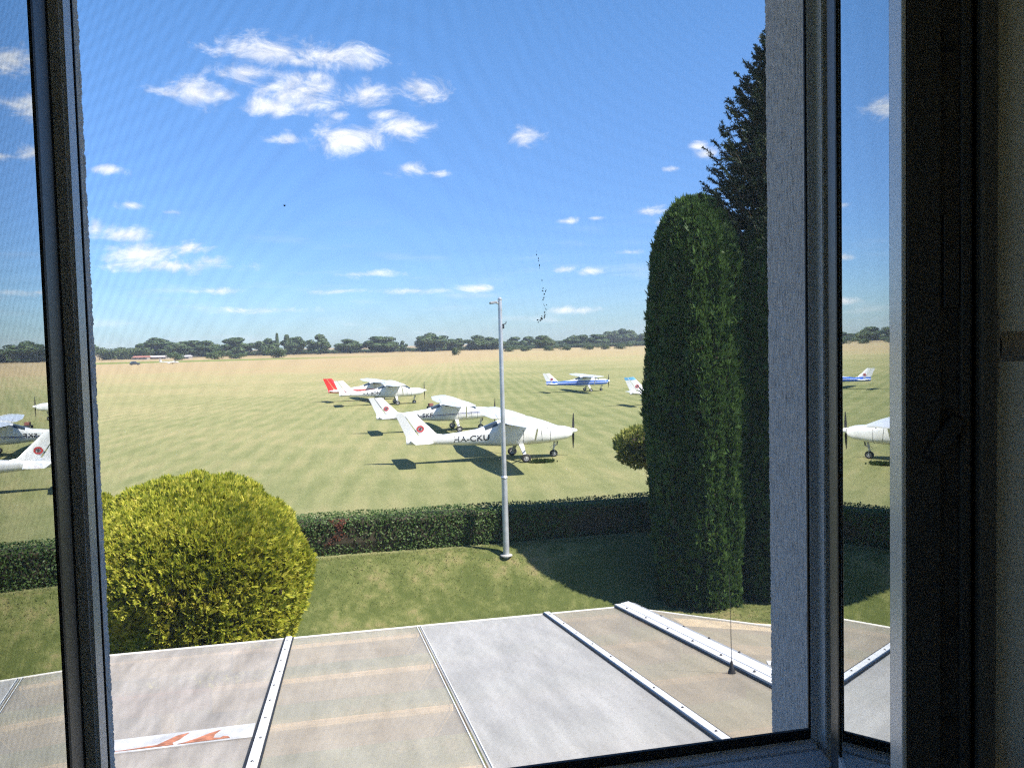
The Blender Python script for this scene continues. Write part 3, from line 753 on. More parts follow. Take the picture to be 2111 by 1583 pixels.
def thuja_column(loc, H, rad, n, seed, mat, label, size=.13, lean=0.0):
    t = empty('thuja_tree', loc); tag(t, label, 'tree', 'clipped dark green thuja columns')
    def prof(h): return rad*(0.84+.16*smooth(0, .22, h))*np.sqrt(np.clip(1-np.square(np.clip((h-.76)/.24, 0, 1)), 0, 1))*(1-.06*smooth(.50, .80, h))
    def lum(th, h):
        c, s_ = np.cos(th), np.sin(th)
        return .17*lump(np.stack([c*2.0, s_*2.0, h*H*.55], 1), seed, 1.2) + .085*lump(np.stack([c*6.0, s_*6.0, h*H*1.0], 1), seed+1, 1.0) + .03*lump(np.stack([c*14., s_*14., h*H*3.0], 1), seed+2, 1.0)
    h = rng.random(n)**.95; th = rng.uniform(0, 2*math.pi, n)
    U = np.stack([np.cos(th), np.sin(th), np.zeros(n)], 1)
    r = prof(h)*(1+lum(th, h))*(1-.16*rng.random(n)**2)
    P = U*r[:, None]; P[:, 2] = h*H*(1+.022*lump(U*4, seed+4, 1.3)); P[:, 0] += lean*h
    Nn = U.copy(); Nn[:, 2] = .35; Nn /= np.linalg.norm(Nn, axis=1)[:, None]
    V = sprays(P, Nn, size, 5, .62, .30, .13, .55)
    # longer plumes standing proud of the clipped surface
    k = rng.random(n) < .07
    P2 = P[k].copy(); P2[:, :2] += U[k][:, :2]*rad*.03
    V = np.concatenate([V, sprays(P2, Nn[k], size*1.55, 7, .72, .26, .075, .5)])
    link('crown', quads_mesh('thuja_crown', V), mat, t)
    bm = bmesh.new()
    def cf(a, b):
        hh = min(a, .985)
        rr = float(prof(np.float64(hh)))*(.87+float(lum(np.array([b]), np.array([hh]))[0]))
        return (math.cos(b)*rr+lean*hh, math.sin(b)*rr, .05+hh*H*.985)
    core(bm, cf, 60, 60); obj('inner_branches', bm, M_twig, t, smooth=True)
    bm = bmesh.new(); tube(bm, [(0, 0, -.05), (0, 0, H*.4)], [.13, .08], 10); obj('trunk', bm, M_bark, t)
    return t
M_thuja = leaf('thuja_green', [(0, (.028, .052, .015)), (.35, (.050, .098, .025)), (.75, (.090, .160, .038)), (.93, (.14, .205, .05)), (1, (.15, .10, .05))], nscale=1.1, trans=.3, nw=.45)
pA = dep(1443, 1300, 20.3); thuja_column((pA.x, pA.y, gz(pA.y)), 9.72, 1.16, 60000, 3, M_thuja, 'tall thuja column left of the others, its rounded top lit green')
pB = dep(1612, 1300, 20.5); thuja_column((pB.x, pB.y, gz(pB.y)), 9.5, 1.24, 50000, 9, M_thuja, 'thuja column half hidden behind the stucco edge right of the taller one')

def spruce():
    p = dep(1622, 1200, 20.9); z0 = -.1; H = 12.9; Rr = 3.25
    t = empty('spruce_tree', (p.x, p.y, z0)); tag(t, 'dark spruce rising above the thujas with upturned branch tips', 'tree')
    bm = bmesh.new(); tube(bm, [(0, 0, -.1), (0, 0, H*.5), (0, 0, H-.2)], [.22, .13, .02], 10); obj('trunk', bm, M_bark, t)
    V = []; bmb = bmesh.new()
    r = np.random.default_rng(5)
    for i in range(380):
        h = .52+.47*(i/380)**.9; z = h*H
        a = i*2.399+r.normal(0, .3); L = Rr*(1-h)**.62*r.uniform(.72, 1.2)+.1
        pts = []
        for k in range(9):
            s = k/8; pts.append(np.array([math.cos(a)*L*s, math.sin(a)*L*s, z - .16*L*math.sin(math.pi*min(1, s*1.1)) + .42*L*max(0, s-.5)**1.3*2]))
        tube(bmb, pts, [max(.004, .028*(1-k/9)) for k in range(9)], 5)
        # needles along the branch and side twigs
        for k in range(1, 9):
            nb = 3 if k < 8 else 2
            for q in range(nb):
                sd = r.choice([-1, 1]); s = k/8-r.random()*.12
                base = np.array(pts[k])+(np.array(pts[k-1])-np.array(pts[k]))*r.random()
                ang = a+sd*r.uniform(.5, 1.0); tl = max(.16, L*.34*(1-.45*s))*r.uniform(.5, 1.1)
                tw = np.array([math.cos(ang), math.sin(ang), r.uniform(-.15, .35)])
                if k == 8: tw = np.array([math.cos(a)*.7, math.sin(a)*.7, .65])+r.normal(0, .15, 3)
                m_ = int(16+tl*95); ss = r.random(m_)
                B = base+tw*(ss*tl)[:, None]
                D = tw*.9+r.normal(0, .75, (m_, 3)); D /= np.linalg.norm(D, axis=1)[:, None]
                S = np.cross(D, r.normal(0, 1, (m_, 3))); S /= np.linalg.norm(S, axis=1)[:, None]
                ln = r.uniform(.045, .10, m_)[:, None]; w = .011
                Q = np.zeros((m_, 4, 3)); Q[:, 0] = B-S*w; Q[:, 1] = B+S*w; Q[:, 2] = B+D*ln+S*w*.5; Q[:, 3] = B+D*ln-S*w*.5
                V.append(Q)
    obj('branches', bmb, M_bark, t)
    link('needles', quads_mesh('spruce_needles', np.concatenate(V)), leaf('spruce_needle', [(0, (.010, .020, .010)), (.6, (.026, .045, .020)), (1, (.06, .085, .028))], trans=.1), t)
spruce()

def round_bush(name, loc, rx, rz, zc, n, seed, mat, label, cat, size, group=None, trunk=None, leaflets=6, squash=1.0, up=.4, lk=1.6, amp=.10):
    t = empty(name, loc); tag(t, label, cat, group)
    D = rng.normal(0, 1, (n, 3)); D /= np.linalg.norm(D, axis=1)[:, None]
    lm = lump(D*2.4, seed, lk)
    rr = (1+amp*lm+.045*lump(D*7, seed+3, 1.2))*(1-.17*rng.random(n)**2)
    P = D*rr[:, None]*np.array([rx, rx, rz]); P[:, 2] = np.where(P[:, 2] < 0, P[:, 2]*squash, P[:, 2])+zc
    keep = P[:, 2] > .02; P, Dn = P[keep], D[keep]
    link('crown', quads_mesh(name+'_crown', sprays(P, Dn, size, leaflets, up, .38, .14)), mat, t)
    bm = bmesh.new()
    def cf(a, b):
        ph = math.pi*(a*.998+.001); d = np.array([[math.sin(ph)*math.cos(b), math.sin(ph)*math.sin(b), -math.cos(ph)]])
        k = (.86 if size > .1 and trunk is None else .72)+amp*float(lump(d*2.4, seed, lk)[0]); d = d[0]
        z = d[2]*rz*k; z = z*squash if z < 0 else z
        return (d[0]*rx*k, d[1]*rx*k, z+zc)
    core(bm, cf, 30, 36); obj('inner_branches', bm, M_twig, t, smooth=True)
    bm = bmesh.new(); tube(bm, [(0, 0, -.1), (0, 0, zc if trunk is None else trunk)], [.09, .05], 10); obj('trunk', bm, M_bark, t)
    return t
M_gold = leaf('golden_thuja', [(0, (.11, .15, .016)), (.28, (.24, .29, .026)), (.62, (.49, .48, .055)), (.96, (.72, .64, .13)), (1, (.46, .25, .09))], nscale=1.5, trans=.48, nw=.30)
pG = dep(405, 1200, 13.6)
round_bush('golden_thuja', (pG.x, pG.y, LAWN), 1.72, 1.27, 2.97, 60000, 21, M_gold, 'big rounded golden yellow conifer bush in full sun', 'bush', .105, 'golden conifer bushes', squash=2.0, lk=2.2, amp=.12)
pG2 = dep(185, 1200, 13.9)
round_bush('golden_thuja', (pG2.x, pG2.y, LAWN), 1.30, 1.15, 2.85, 26000, 33, M_gold, 'golden conifer bush mostly hidden behind the left window jamb', 'bush', .09, 'golden conifer bushes', squash=2.0, lk=2.2, amp=.12)
M_cat = leaf('pale_leaf', [(0, (.11, .14, .03)), (.5, (.25, .28, .06)), (1, (.48, .45, .15))], nscale=1.6, trans=.35, nw=.3)
pS = dep(1346, 1100, 25.0)
round_bush('ball_tree', (pS.x, pS.y, 0), 1.10, .56, 1.95, 5200, 41, M_cat, 'small ball headed tree with pale leaves beyond the hedge', 'tree', .13, None, 1.6, 3, amp=.26, lk=2.2)

def hedge():
    u0, u1, v0, v1, H = -16.0, 22.0, 20.85, 21.9, .92
    o = empty('hedge', (3, 20.85, 0)); tag(o, 'long low clipped green hedge between the lawn and the airfield', 'hedge')
    off = np.array([-3, -20.85, 0])
    def face(n, kind):
        a = rng.uniform(u0, u1, n); b = rng.random(n)
        if kind == 'front': P = np.stack([a, np.full(n, v0), b*H], 1); Nn = np.tile([0, -1.0, .1], (n, 1))
        elif kind == 'top': P = np.stack([a, v0+b*(v1-v0), np.full(n, H)], 1); Nn = np.tile([0, 0, 1.0], (n, 1))
        else: P = np.stack([a, np.full(n, v1), b*H], 1); Nn = np.tile([0, 1.0, .1], (n, 1))
        lm = lump(P*1.1, 5, 1.1); P = P+Nn*(lm*.07-rng.random(n)**2*.12)[:, None]
        P[:, 1] += .10*(1-P[:, 2]/H)*(1 if kind == 'front' else 0)
        return P, Nn
    F = [face(34000, 'front'), face(26000, 'top'), face(5000, 'back')]
    P = np.concatenate([f[0] for f in F])+off; Nn = np.concatenate([f[1] for f in F])
    n = len(P)
    dead = (np.abs(P[:, 0]+3-(-.05)) < .24+.15*np.sin(P[:, 2]*7)) & (P[:, 2] > .15) & (P[:, 1] < .10)
    def leaves(P, Nn, s):
        n = len(P); d = Nn+rng.normal(0, .6, (n, 3)); d /= np.linalg.norm(d, axis=1)[:, None]
        a = np.cross(d, rng.normal(0, 1, (n, 3))); a /= np.linalg.norm(a, axis=1)[:, None]; b = np.cross(d, a)
        L = s*rng.uniform(.6, 1.3, n)[:, None]; V = np.zeros((n, 4, 3))
        V[:, 0] = P-a*L; V[:, 1] = P+b*L*.55; V[:, 2] = P+a*L; V[:, 3] = P-b*L*.55
        return V
    link('foliage', quads_mesh('hedge_foliage', leaves(P[~dead], Nn[~dead], .034)), leaf('privet_leaf', [(0, (.030, .058, .014)), (.5, (.068, .12, .030)), (1, (.14, .195, .06))], nscale=1.2, trans=.25, spec=.25, rough=.5), o)
    link('dead_patch', quads_mesh('hedge_dead', leaves(P[dead], Nn[dead], .03)), leaf('dead_leaf', [(0, (.10, .035, .02)), (1, (.26, .085, .05))], nscale=3), o)
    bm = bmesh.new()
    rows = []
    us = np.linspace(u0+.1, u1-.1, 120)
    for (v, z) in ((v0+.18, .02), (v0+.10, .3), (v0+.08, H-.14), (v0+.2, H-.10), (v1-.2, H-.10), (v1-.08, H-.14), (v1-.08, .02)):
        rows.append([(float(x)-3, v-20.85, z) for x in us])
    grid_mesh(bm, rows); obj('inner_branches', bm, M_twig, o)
hedge()

# ------------------------------------------------------------------ lamp post
def lamp_post():
    p = at(1043.5, 1139, 0.0); p.y = min(p.y, 20.45)
    d = ray(1043.5, 1139); p = EYE + d*(20.3/d.y); z0 = gz(20.3)
    t = empty('lamp_post', (p.x, p.y, z0)); tag(t, 'slim galvanised lamp post standing in front of the hedge', 'lamp post')
    top = dep(1027.5, 618, p.x*math.sin(HEAD)+p.y*math.cos(HEAD)).z-z0
    zj = dep(1038, 986, p.x*math.sin(HEAD)+p.y*math.cos(HEAD)).z-z0
    bm = bmesh.new(); lathe(bm, [(.085, -.05), (.080, .0), (.074, zj-.05), (.072, zj)], 20); obj('base_pole', bm, M_galv, t, smooth=True, sharp=40)
    bm = bmesh.new(); lathe(bm, [(.074, zj+.001), (.086, zj+.01), (.086, zj+.035), (.066, zj+.06), (.060, zj+.07)], 20); obj('collar', bm, M_galv, t)
    bm = bmesh.new(); lathe(bm, [(.060, zj+.071), (.052, top-.9), (.05, top-.2), (.048, top)], 20); obj('upper_pole', bm, M_galv, t, smooth=True, sharp=40)
    bm = bmesh.new(); box(bm, -.02, .02, -.012, .012, -.06, .06, .004, Matrix.Translation((.07, -.03, top-.66)))
    tube(bm, [(.05, 0, top-.62), (.13, 0, top-.60), (.15, 0, top-.55)], .012, 6); obj('bracket', bm, M_gear, t)
    bm = bmesh.new(); tube(bm, [(0, 0, top-.09), (-.10, -.02, top-.08)], .02, 8)
    box(bm, -.24, -.06, -.075, .075, -.03, .03, .012, Matrix.Translation((-.02, -.02, top-.05)) @ Matrix.Rotation(R(-8), 4, 'Y')); obj('lamp_head', bm, pbr('lamp_grey', (.30, .31, .32), .5), t)
    bm = bmesh.new(); lathe(bm, [(.05, top-.02), (.055, top+.0), (.055, top+.03), (.02, top+.06)], 16); obj('cap', bm, M_galv, t)
    bm = bmesh.new(); lathe(bm, [(.16, 0.0), (.15, .02), (.10, .03)], 16); obj('base_plate', bm, pbr('concrete', (.35, .34, .32), .9), t)
lamp_post()

# ------------------------------------------------------------------ aeroplanes
M_white = pbr('white_aircraft_paint', (.68, .68, .67), .30, var=.03, scale=2, coat=.4)
M_cream = pbr('cream_aircraft_paint', (.78, .76, .70), .34, var=.05, scale=2, coat=.3)
M_black = pbr('black_lettering', (.02, .02, .025), .5)
M_tyre = pbr('tyre_rubber', (.022, .022, .024), .8, var=.2)
M_rim = pbr('wheel_rim', (.55, .55, .55), .4, metal=.4)
M_prop = pbr('propeller_black', (.035, .035, .04), .4)
M_tail_red = pbr('tail_red', (.62, .03, .03), .35, coat=.4)
M_emb = pbr('emblem_red', (.42, .03, .03), .5)
M_emb2 = pbr('emblem_black', (.07, .03, .035), .5)
M_blue = pbr('aircraft_blue', (.03, .10, .42), .35, coat=.4)
M_ltblue = pbr('aircraft_light_blue', (.12, .36, .58), .35, coat=.4)
M_win = pbr('cabin_glazing', (.035, .045, .05), .08, var=.2, spec=.8)
def livery(name, base, bands):
    """paint scheme: bands of colour by height and length on the fuselage itself"""
    mm, nt, N, L, P = new_mat(name)
    tc = N.new('ShaderNodeTexCoord'); sp = N.new('ShaderNodeSeparateXYZ'); L.new(tc.outputs['Object'], sp.inputs[0])
    prev = None
    for (z0, z1, k, c) in bands:
        # band centre line rises towards the nose by k
        a = N.new('ShaderNodeMath'); a.operation = 'MULTIPLY_ADD'; a.inputs[1].default_value = -k
        L.new(sp.outputs[0], a.inputs[0]); L.new(sp.outputs[2], a.inputs[2])
        g = N.new('ShaderNodeMath'); g.operation = 'GREATER_THAN'; g.inputs[1].default_value = z0; L.new(a.outputs[0], g.inputs[0])
        l = N.new('ShaderNodeMath'); l.operation = 'LESS_THAN'; l.inputs[1].default_value = z1; L.new(a.outputs[0], l.inputs[0])
        m_ = N.new('ShaderNodeMath'); m_.operation = 'MULTIPLY'; L.new(g.outputs[0], m_.inputs[0]); L.new(l.outputs[0], m_.inputs[1])
        x = N.new('ShaderNodeMix'); x.data_type = 'RGBA'; L.new(m_.outputs[0], x.inputs['Factor'])
        if prev is None: x.inputs['A'].default_value = (*base, 1)
        else: L.new(prev, x.inputs['A'])
        x.inputs['B'].default_value = (*c, 1); prev = x.outputs['Result']
    L.new(prev, P.inputs['Base Color']); P.inputs['Roughness'].default_value = .32; P.inputs['Coat Weight'].default_value = .4
    return mm

ST = np.array([  # x, top, bottom, half width, exponent
    (2.52, 1.36, 1.06, .20, 2.2), (2.44, 1.44, .94, .36, 2.6), (2.2, 1.53, .84, .46, 3.0), (1.7, 1.60, .78, .52, 3.2), (1.30, 1.64, .75, .55, 3.4),
    (1.0, 1.84, .74, .56, 3.4), (.66, 2.10, .74, .56, 3.6), (.3, 2.17, .74, .56, 3.8), (-.4, 2.17, .74, .56, 3.8), (-.9, 2.13, .77, .54, 3.4),
    (-1.4, 1.92, .83, .49, 3.0), (-1.9, 1.73, .90, .42, 2.8), (-2.8, 1.64, 1.00, .31, 2.6), (-3.8, 1.57, 1.10, .20, 2.5), (-4.6, 1.50, 1.17, .12, 2.4), (-5.1, 1.44, 1.22, .05, 2.2)])[::-1]
def fus(x):
    return [np.interp(x, ST[:, 0], ST[:, i]) for i in (1, 2, 3, 4)]
def fus_pt(x, th, o=0.0):
    zt, zb, hw, n = fus(x); zc, hh = (zt+zb)/2, (zt-zb)/2
    c, s = math.cos(th), math.sin(th)
    y = (hw+o)*math.copysign(abs(c)**(2/n), c); z = zc+(hh+o)*math.copysign(abs(s)**(2/n), s)
    y *= 1-.20*max(0, min(1, (z-1.55)/.62))
    return (float(x), float(y), float(z))
def fus_side(x, z):
    zt, zb, hw, n = fus(x); zc, hh = (zt+zb)/2, (zt-zb)/2
    q = min(.999, abs((z-zc)/hh)); y = hw*(1-q**n)**(1/n)
    return float(y*(1-.20*max(0, min(1, (z-1.55)/.62))))
AF = [(1, 0), (.7, .055), (.4, .085), (.2, .08), (.06, .05), (0, 0), (.06, -.03), (.2, -.04), (.5, -.035), (.8, -.015)]
SY = [(1, 0), (.7, .04), (.35, .06), (.12, .05), (0, 0), (.12, -.05), (.35, -.06), (.7, -.04)]
def foil(bm, secs, prof, axis='y', a=0.0, b=1.0):
    """secs: (span, x leading, x trailing, offset); span along y (wing) or z (fin); chord part a..b"""
    rings = []
    for (s, xl, xt, o, th) in secs:
        ring = []
        for (c, t) in prof:
            cc = min(max(c, a), b); tt = t*th*(xl-xt)
            x = xl-(xl-xt)*cc
            ring.append(bm.verts.new((x, s, o+tt) if axis == 'y' else (x, o+tt, s)))
        rings.append(ring)
    n = len(prof)
    for r0, r1 in zip(rings, rings[1:]):
        for k in range(n):
            try: bm.faces.new((r0[k], r0[(k+1) % n], r1[(k+1) % n], r1[k]))
            except ValueError: pass
    for r in (rings[0], rings[-1]):
        try: bm.faces.new(r)
        except ValueError: pass
    bmesh.ops.remove_doubles(bm, verts=bm.verts, dist=1e-5)
def text_mesh(s, size):
    cu = bpy.data.curves.new('txt', 'FONT'); cu.body = s; cu.size = size; cu.align_x = 'CENTER'; cu.offset = size*.018; cu.resolution_u = 4
    o = bpy.data.objects.new('txt', cu); col.objects.link(o)
    bpy.context.view_layer.update()
    me = bpy.data.meshes.new_from_object(o.evaluated_get(bpy.context.evaluated_depsgraph_get()))
    bpy.data.objects.remove(o); bpy.data.curves.remove(cu)
    return me
def aeroplane(px, py_main, a, scale, label, body=None, fin_m=None, rud_m=None, reg='HA-CKU', letter=M_black, emblem=True, wing_m=None, root_band=None, prop_ang=0.0, fin_tip=None, zs=.87, Z=None, name='light_aeroplane', rx=-2.25, stripe=None):
    body = body or M_white; fin_m = fin_m or body; rud_m = rud_m or fin_m; wing_m = wing_m or M_white
    p = at(px, py_main, 0.0) if Z is None else dep(px, py_main, Z)
    rz = -HEAD + a                      # a: heading measured from camera right, anticlockwise
    t = empty(name, (p.x, p.y, 0), rz); t.scale = (scale, scale, scale*zs)
    tag(t, label, 'aeroplane', 'light aeroplanes parked on the grass')
    xs = np.concatenate([np.linspace(-5.1, 2.2, 60), [2.3, 2.38, 2.44, 2.48, 2.52]])
    bm = bmesh.new(); nt = 32
    rows = [[bm.verts.new(fus_pt(x, 2*math.pi*(j+.5)/nt)) for j in range(nt)] for x in xs]
    for r0, r1 in zip(rows, rows[1:]):
        for j in range(nt): bm.faces.new((r0[j], r0[(j+1) % nt], r1[(j+1) % nt], r1[j]))
    bm.faces.new(rows[0]); bm.faces.new(rows[-1])
    f = obj('fuselage', bm, body, t, smooth=True, sharp=50)
    # glazing patches just proud of the skin
    def patch(nm, x0, x1, t0, t1, nx=8, ny=8, lean=0.0):
        bm = bmesh.new()
        grid_mesh(bm, [[fus_pt(x0+(x1-x0)*i/nx + lean*(j/ny), t0+(t1-t0)*j/ny, .008) for j in range(ny+1)] for i in range(nx+1)])
        return obj(nm, bm, M_win, f, smooth=True)
    patch('windscreen', 1.28, .70, R(28), R(152), 8, 16)
    for s in (0, 1):
        lo, hi = (R(23), R(50)) if s == 0 else (R(157), R(130))
        patch('side_window', .92, .16, lo, hi, 8, 5, -.12); patch('side_window', .06, -.72, lo, hi, 8, 5, 0)
    patch('rear_window', -1.05, -1.62, R(35), R(145), 6, 12)
    # door outline strips
    for s in (-1, 1):
        for x in (.98, .10):
            bm = bmesh.new()
            pts = [(x+(.10*(z-.9) if x > .5 else 0)*-1, s*(fus_side(x, z)+.002), z) for z in np.linspace(.86, 1.58, 8)]
            tube(bm, pts, .006, 4)
            obj('door_seam', bm, M_gear, f)
    # cowling details
    bm = bmesh.new()
    tube(bm, [fus_pt(1.36, 2*math.pi*k/40, .002) for k in range(41)], .007, 4, caps=False); obj('cowl_seam', bm, M_gear, f)
    bm = bmesh.new()
    for s in (-1, 1): box(bm, 2.50, 2.535, s*.10-.07 if s > 0 else -.17, s*.10+.07 if s > 0 else -.03, 1.24, 1.34, .01)
    obj('air_intake', bm, M_dark, f)
    bm = bmesh.new(); tube(bm, [(1.75, -.30, .80), (1.72, -.31, .62), (1.62, -.32, .58)], .03, 8); obj('exhaust', bm, M_gear, f)
    # wings
    for s in (1, -1):
        bm = bmesh.new()
        foil(bm, [(s*.42, .52, -1.10, 2.15, 1.0), (s*2.6, .52, -1.10, 2.17, 1.0), (s*5.25, .32, -.78, 2.22, .95), (s*5.45, .20, -.75, 2.225, .6)], AF)
        w = obj('wing', bm, wing_m, t, smooth=True, sharp=40)
        bm = bmesh.new(); tube(bm, [(.62, s*.55, .92), (.25, s*2.55, 2.12)], .045, 8); obj('wing_strut', bm, wing_m, t)
        bm = bmesh.new()
        tube(bm, [(-.76, s*.6, 2.145), (-.76, s*2.5, 2.165)], .006, 4); tube(bm, [(-.72, s*2.62, 2.17), (-.54, s*5.15, 2.21)], .006, 4)
        obj('flap_seam', bm, M_gear, w)
        if root_band:
            bm = bmesh.new(); foil(bm, [(s*.45, .53, -.4, 2.152, 1.06), (s*1.9, .53, -.4, 2.166, 1.06)], AF); obj('root_band', bm, root_band, w)
        bm = bmesh.new(); foil(bm, [(s*.04, -3.95, -4.92, 1.42, .8), (s*1.65, -4.15, -4.90, 1.42, .7), (s*1.72, -4.35, -4.86, 1.42, .5)], SY)
        obj('tailplane', bm, fin_m if fin_m is not M_tail_red else M_white, t, smooth=True, sharp=40)
    # fin and rudder, swept back
    bm = bmesh.new(); foil(bm, [(1.50, -3.05, -5.0, 0, .35), (1.66, -3.75, -5.03, 0, .7), (2.82, -4.72, -5.50, 0, .7)], SY, 'z', 0, .60); obj('fin', bm, fin_m, t, smooth=True, sharp=40)
    bm = bmesh.new(); foil(bm, [(1.30, -3.75, -5.10, 0, .6), (1.66, -3.75, -5.12, 0, .68), (2.84, -4.72, -5.56, 0, .68)], SY, 'z', .61, 1.0); obj('rudder', bm, rud_m, t, smooth=True, sharp=40)
    if fin_tip:
        bm = bmesh.new(); foil(bm, [(2.60, -4.53, -5.48, 0, .80), (2.86, -4.75, -5.57, 0, .78)], SY, 'z'); obj('fin_tip', bm, fin_tip, t)
    # emblem: ring with a dark sign
    if emblem:
        for s in (-1, 1):
            bm = bmesh.new(); cx, cz = -4.47, 1.98
            def ring(r0, r1, y, mi):
                n = 24; A = [bm.verts.new((cx+r0*math.cos(2*math.pi*k/n), s*y, cz+r0*math.sin(2*math.pi*k/n))) for k in range(n)]
                B = [bm.verts.new((cx+r1*math.cos(2*math.pi*k/n), s*y, cz+r1*math.sin(2*math.pi*k/n))) for k in range(n)]
                for k in range(n):
                    ff = bm.faces.new((A[k], A[(k+1) % n], B[(k+1) % n], B[k])); ff.material_index = mi
            ring(.10, .165, .062, 0)
            for (dx, dz, w_, h_, rot) in ((0, -.01, .03, .10, 0), (.02, .04, .085, .022, .5), (-.02, .02, .085, .022, -.5), (.0, -.06, .06, .02, 0)):
                q = Matrix.Translation((cx+dx, s*.060, cz+dz)) @ Matrix.Rotation(rot, 4, 'Y'); box(bm, -w_, w_, -.003, .003, -h_*.5, h_*.5, 0, q, 1)
            obj('emblem', bm, [M_emb, M_emb2], t)
    # registration letters on both flanks
    if reg:
        me0 = text_mesh(reg, .46)
        for s in (-1, 1):
            me = me0.copy(); co = np.zeros(len(me.vertices)*3); me.vertices.foreach_get('co', co); co = co.reshape(-1, 3)
            new = np.zeros_like(co)
            for i, (x, y, _) in enumerate(co):
                xx = rx + (x*.93 if s < 0 else -x*.93); zz = 1.19+y*.86
                new[i] = (xx, s*(fus_side(xx, zz)+.007), zz)
            me.vertices.foreach_set('co', new.reshape(-1)); me.update()
            link('registration', me, letter, t)
    # landing gear
    def wheel(x, y, r, w):
        bm = bmesh.new()
        pr = [(r*.52, -w*.42), (r*.78, -w*.5), (r*.95, -w*.36), (r, 0), (r*.95, w*.36), (r*.78, w*.5), (r*.52, w*.42)]
        q = Matrix.Translation((x, y, r)) @ Matrix.Rotation(R(90), 4, 'X'); lathe(bm, pr, 20, q); wt = obj('wheel', bm, M_tyre, t, smooth=True, sharp=40)
        bm = bmesh.new(); lathe(bm, [(.001, -w*.47), (r*.2, -w*.48), (r*.28, -w*.40), (r*.50, -w*.44), (r*.50, w*.44), (r*.28, w*.40), (r*.2, w*.48), (.001, w*.47)], 16, q); obj('rim', bm, M_rim, wt)
    for s in (1, -1):
        wheel(0, s*1.27, .22, .17)
        bm = bmesh.new()
        P = [(.0, s*.36, .86), (.0, s*.80, .56), (.0, s*1.17, .24)]; W = [.12, .085, .06]; T = [.04, .035, .03]
        rings = []
        for (x, y, z), w_, th in zip(P, W, T):
            rings.append([bm.verts.new((x+dx*w_, y, z+dz*th)) for dx, dz in ((-1, -1), (1, -1), (1, 1), (-1, 1))])
        for r0, r1 in zip(rings, rings[1:]):
            for k in range(4): bm.faces.new((r0[k], r0[(k+1) % 4], r1[(k+1) % 4], r1[k]))
        bm.faces.new(rings[0]); bm.faces.new(rings[-1]); obj('gear_leg', bm, M_white, t)
    wheel(1.65, 0, .19, .15)
    bm = bmesh.new(); tube(bm, [(1.72, 0, .86), (1.66, 0, .48)], .055, 10); tube(bm, [(1.66, 0, .5), (1.65, 0, .40)], .035, 8)
    for s in (-1, 1): tube(bm, [(1.66, s*.02, .43), (1.65, s*.105, .40), (1.65, s*.105, .19)], .018, 6)
    tube(bm, [(1.60, 0, .62), (1.50, 0, .52), (1.62, 0, .42)], .015, 6)
    obj('nose_leg', bm, M_rim, t)
    # propeller and spinner
    bm = bmesh.new(); lathe(bm, [(.15, 0), (.145, .07), (.11, .18), (.05, .27), (.005, .30)], 20, Matrix.Translation((2.525, 0, 1.24)) @ Matrix.Rotation(R(90), 4, 'Y')); obj('spinner', bm, M_white, t, smooth=True)
    bm = bmesh.new()
    for s in (1, -1):
        rings = []
        for (rr, ch, tw) in ((.10, .05, 50), (.3, .075, 36), (.6, .07, 24), (.85, .055, 17), (.94, .03, 15)):
            q = Matrix.Rotation(R(tw), 4, 'Z')
            ring = []
            for (dx, dy) in ((-.012, -1), (.012, -.3), (.014, .4), (.004, 1), (-.010, .4), (-.012, -.3)):
                v = q @ Vector((dx, dy*ch, 0)); ring.append(bm.verts.new(Matrix.Translation((2.62, 0, 1.24)) @ Matrix.Rotation(prop_ang, 4, 'X') @ Vector((v.x, v.y, s*rr))))
            rings.append(ring)
        for r0, r1 in zip(rings, rings[1:]):
            for k in range(6): bm.faces.new((r0[k], r0[(k+1) % 6], r1[(k+1) % 6], r1[k]))
        bm.faces.new(rings[0]); bm.faces.new(rings[-1])
    obj('propeller', bm, M_prop, t, smooth=True, sharp=50)
    # aerial and cabin roof beacon
    bm = bmesh.new(); tube(bm, [(-.9, 0, 2.10), (-1.05, 0, 2.42)], .008, 5); obj('aerial', bm, M_gear, t)
    # the body sits slightly nose up on its gear
    done = set()
    for ch in t.children_recursive:
        if ch.name.split('.')[0] in ('wheel', 'rim', 'gear_leg', 'nose_leg') or ch.data.name in done: continue
        done.add(ch.data.name); me = ch.data
        co = np.zeros(len(me.vertices)*3); me.vertices.foreach_get('co', co); co = co.reshape(-1, 3); co[:, 2] += .035*co[:, 0]
        me.vertices.foreach_set('co', co.reshape(-1)); me.update()
    return t
stripe_blue = livery('white_with_blue_lines', (.68, .68, .67), [(1.26, 1.31, .045, (.03, .05, .22)), (1.19, 1.215, .045, (.03, .05, .22))])
stripe_red = livery('white_with_red_flank', (.68, .67, .66), [(.6, 1.36, .02, (.55, .03, .03)), (1.20, 1.24, .02, (.8, .79, .78))])
stripe_navy = livery('blue_and_white_flank', (.68, .68, .67), [(.95, 1.52, -.005, (.04, .13, .50)), (1.22, 1.28, -.005, (.8, .8, .79)), (.5, .95, -.005, (.78, .79, .82))])
aeroplane(1070, 945.5, R(14.0), .985, 'white aeroplane with black HA-CKU letters nearest the hedge', prop_ang=R(4))
aeroplane(940, 886.5, R(14.0), .93, 'white aeroplane with thin dark blue flank stripes parked just behind HA-CKU', body=stripe_blue, reg='HA-SKF', root_band=M_blue, prop_ang=R(8))
aeroplane(817, 833, R(14.0), .97, 'plain white aeroplane partly covering the red tailed one', reg='HA-BDN', prop_ang=R(0), emblem=False)
aeroplane(783, 824, R(23.0), .97, 'aeroplane with a bright red tail and red flank', body=stripe_red, fin_m=M_tail_red, reg=None, emblem=False, prop_ang=R(80))
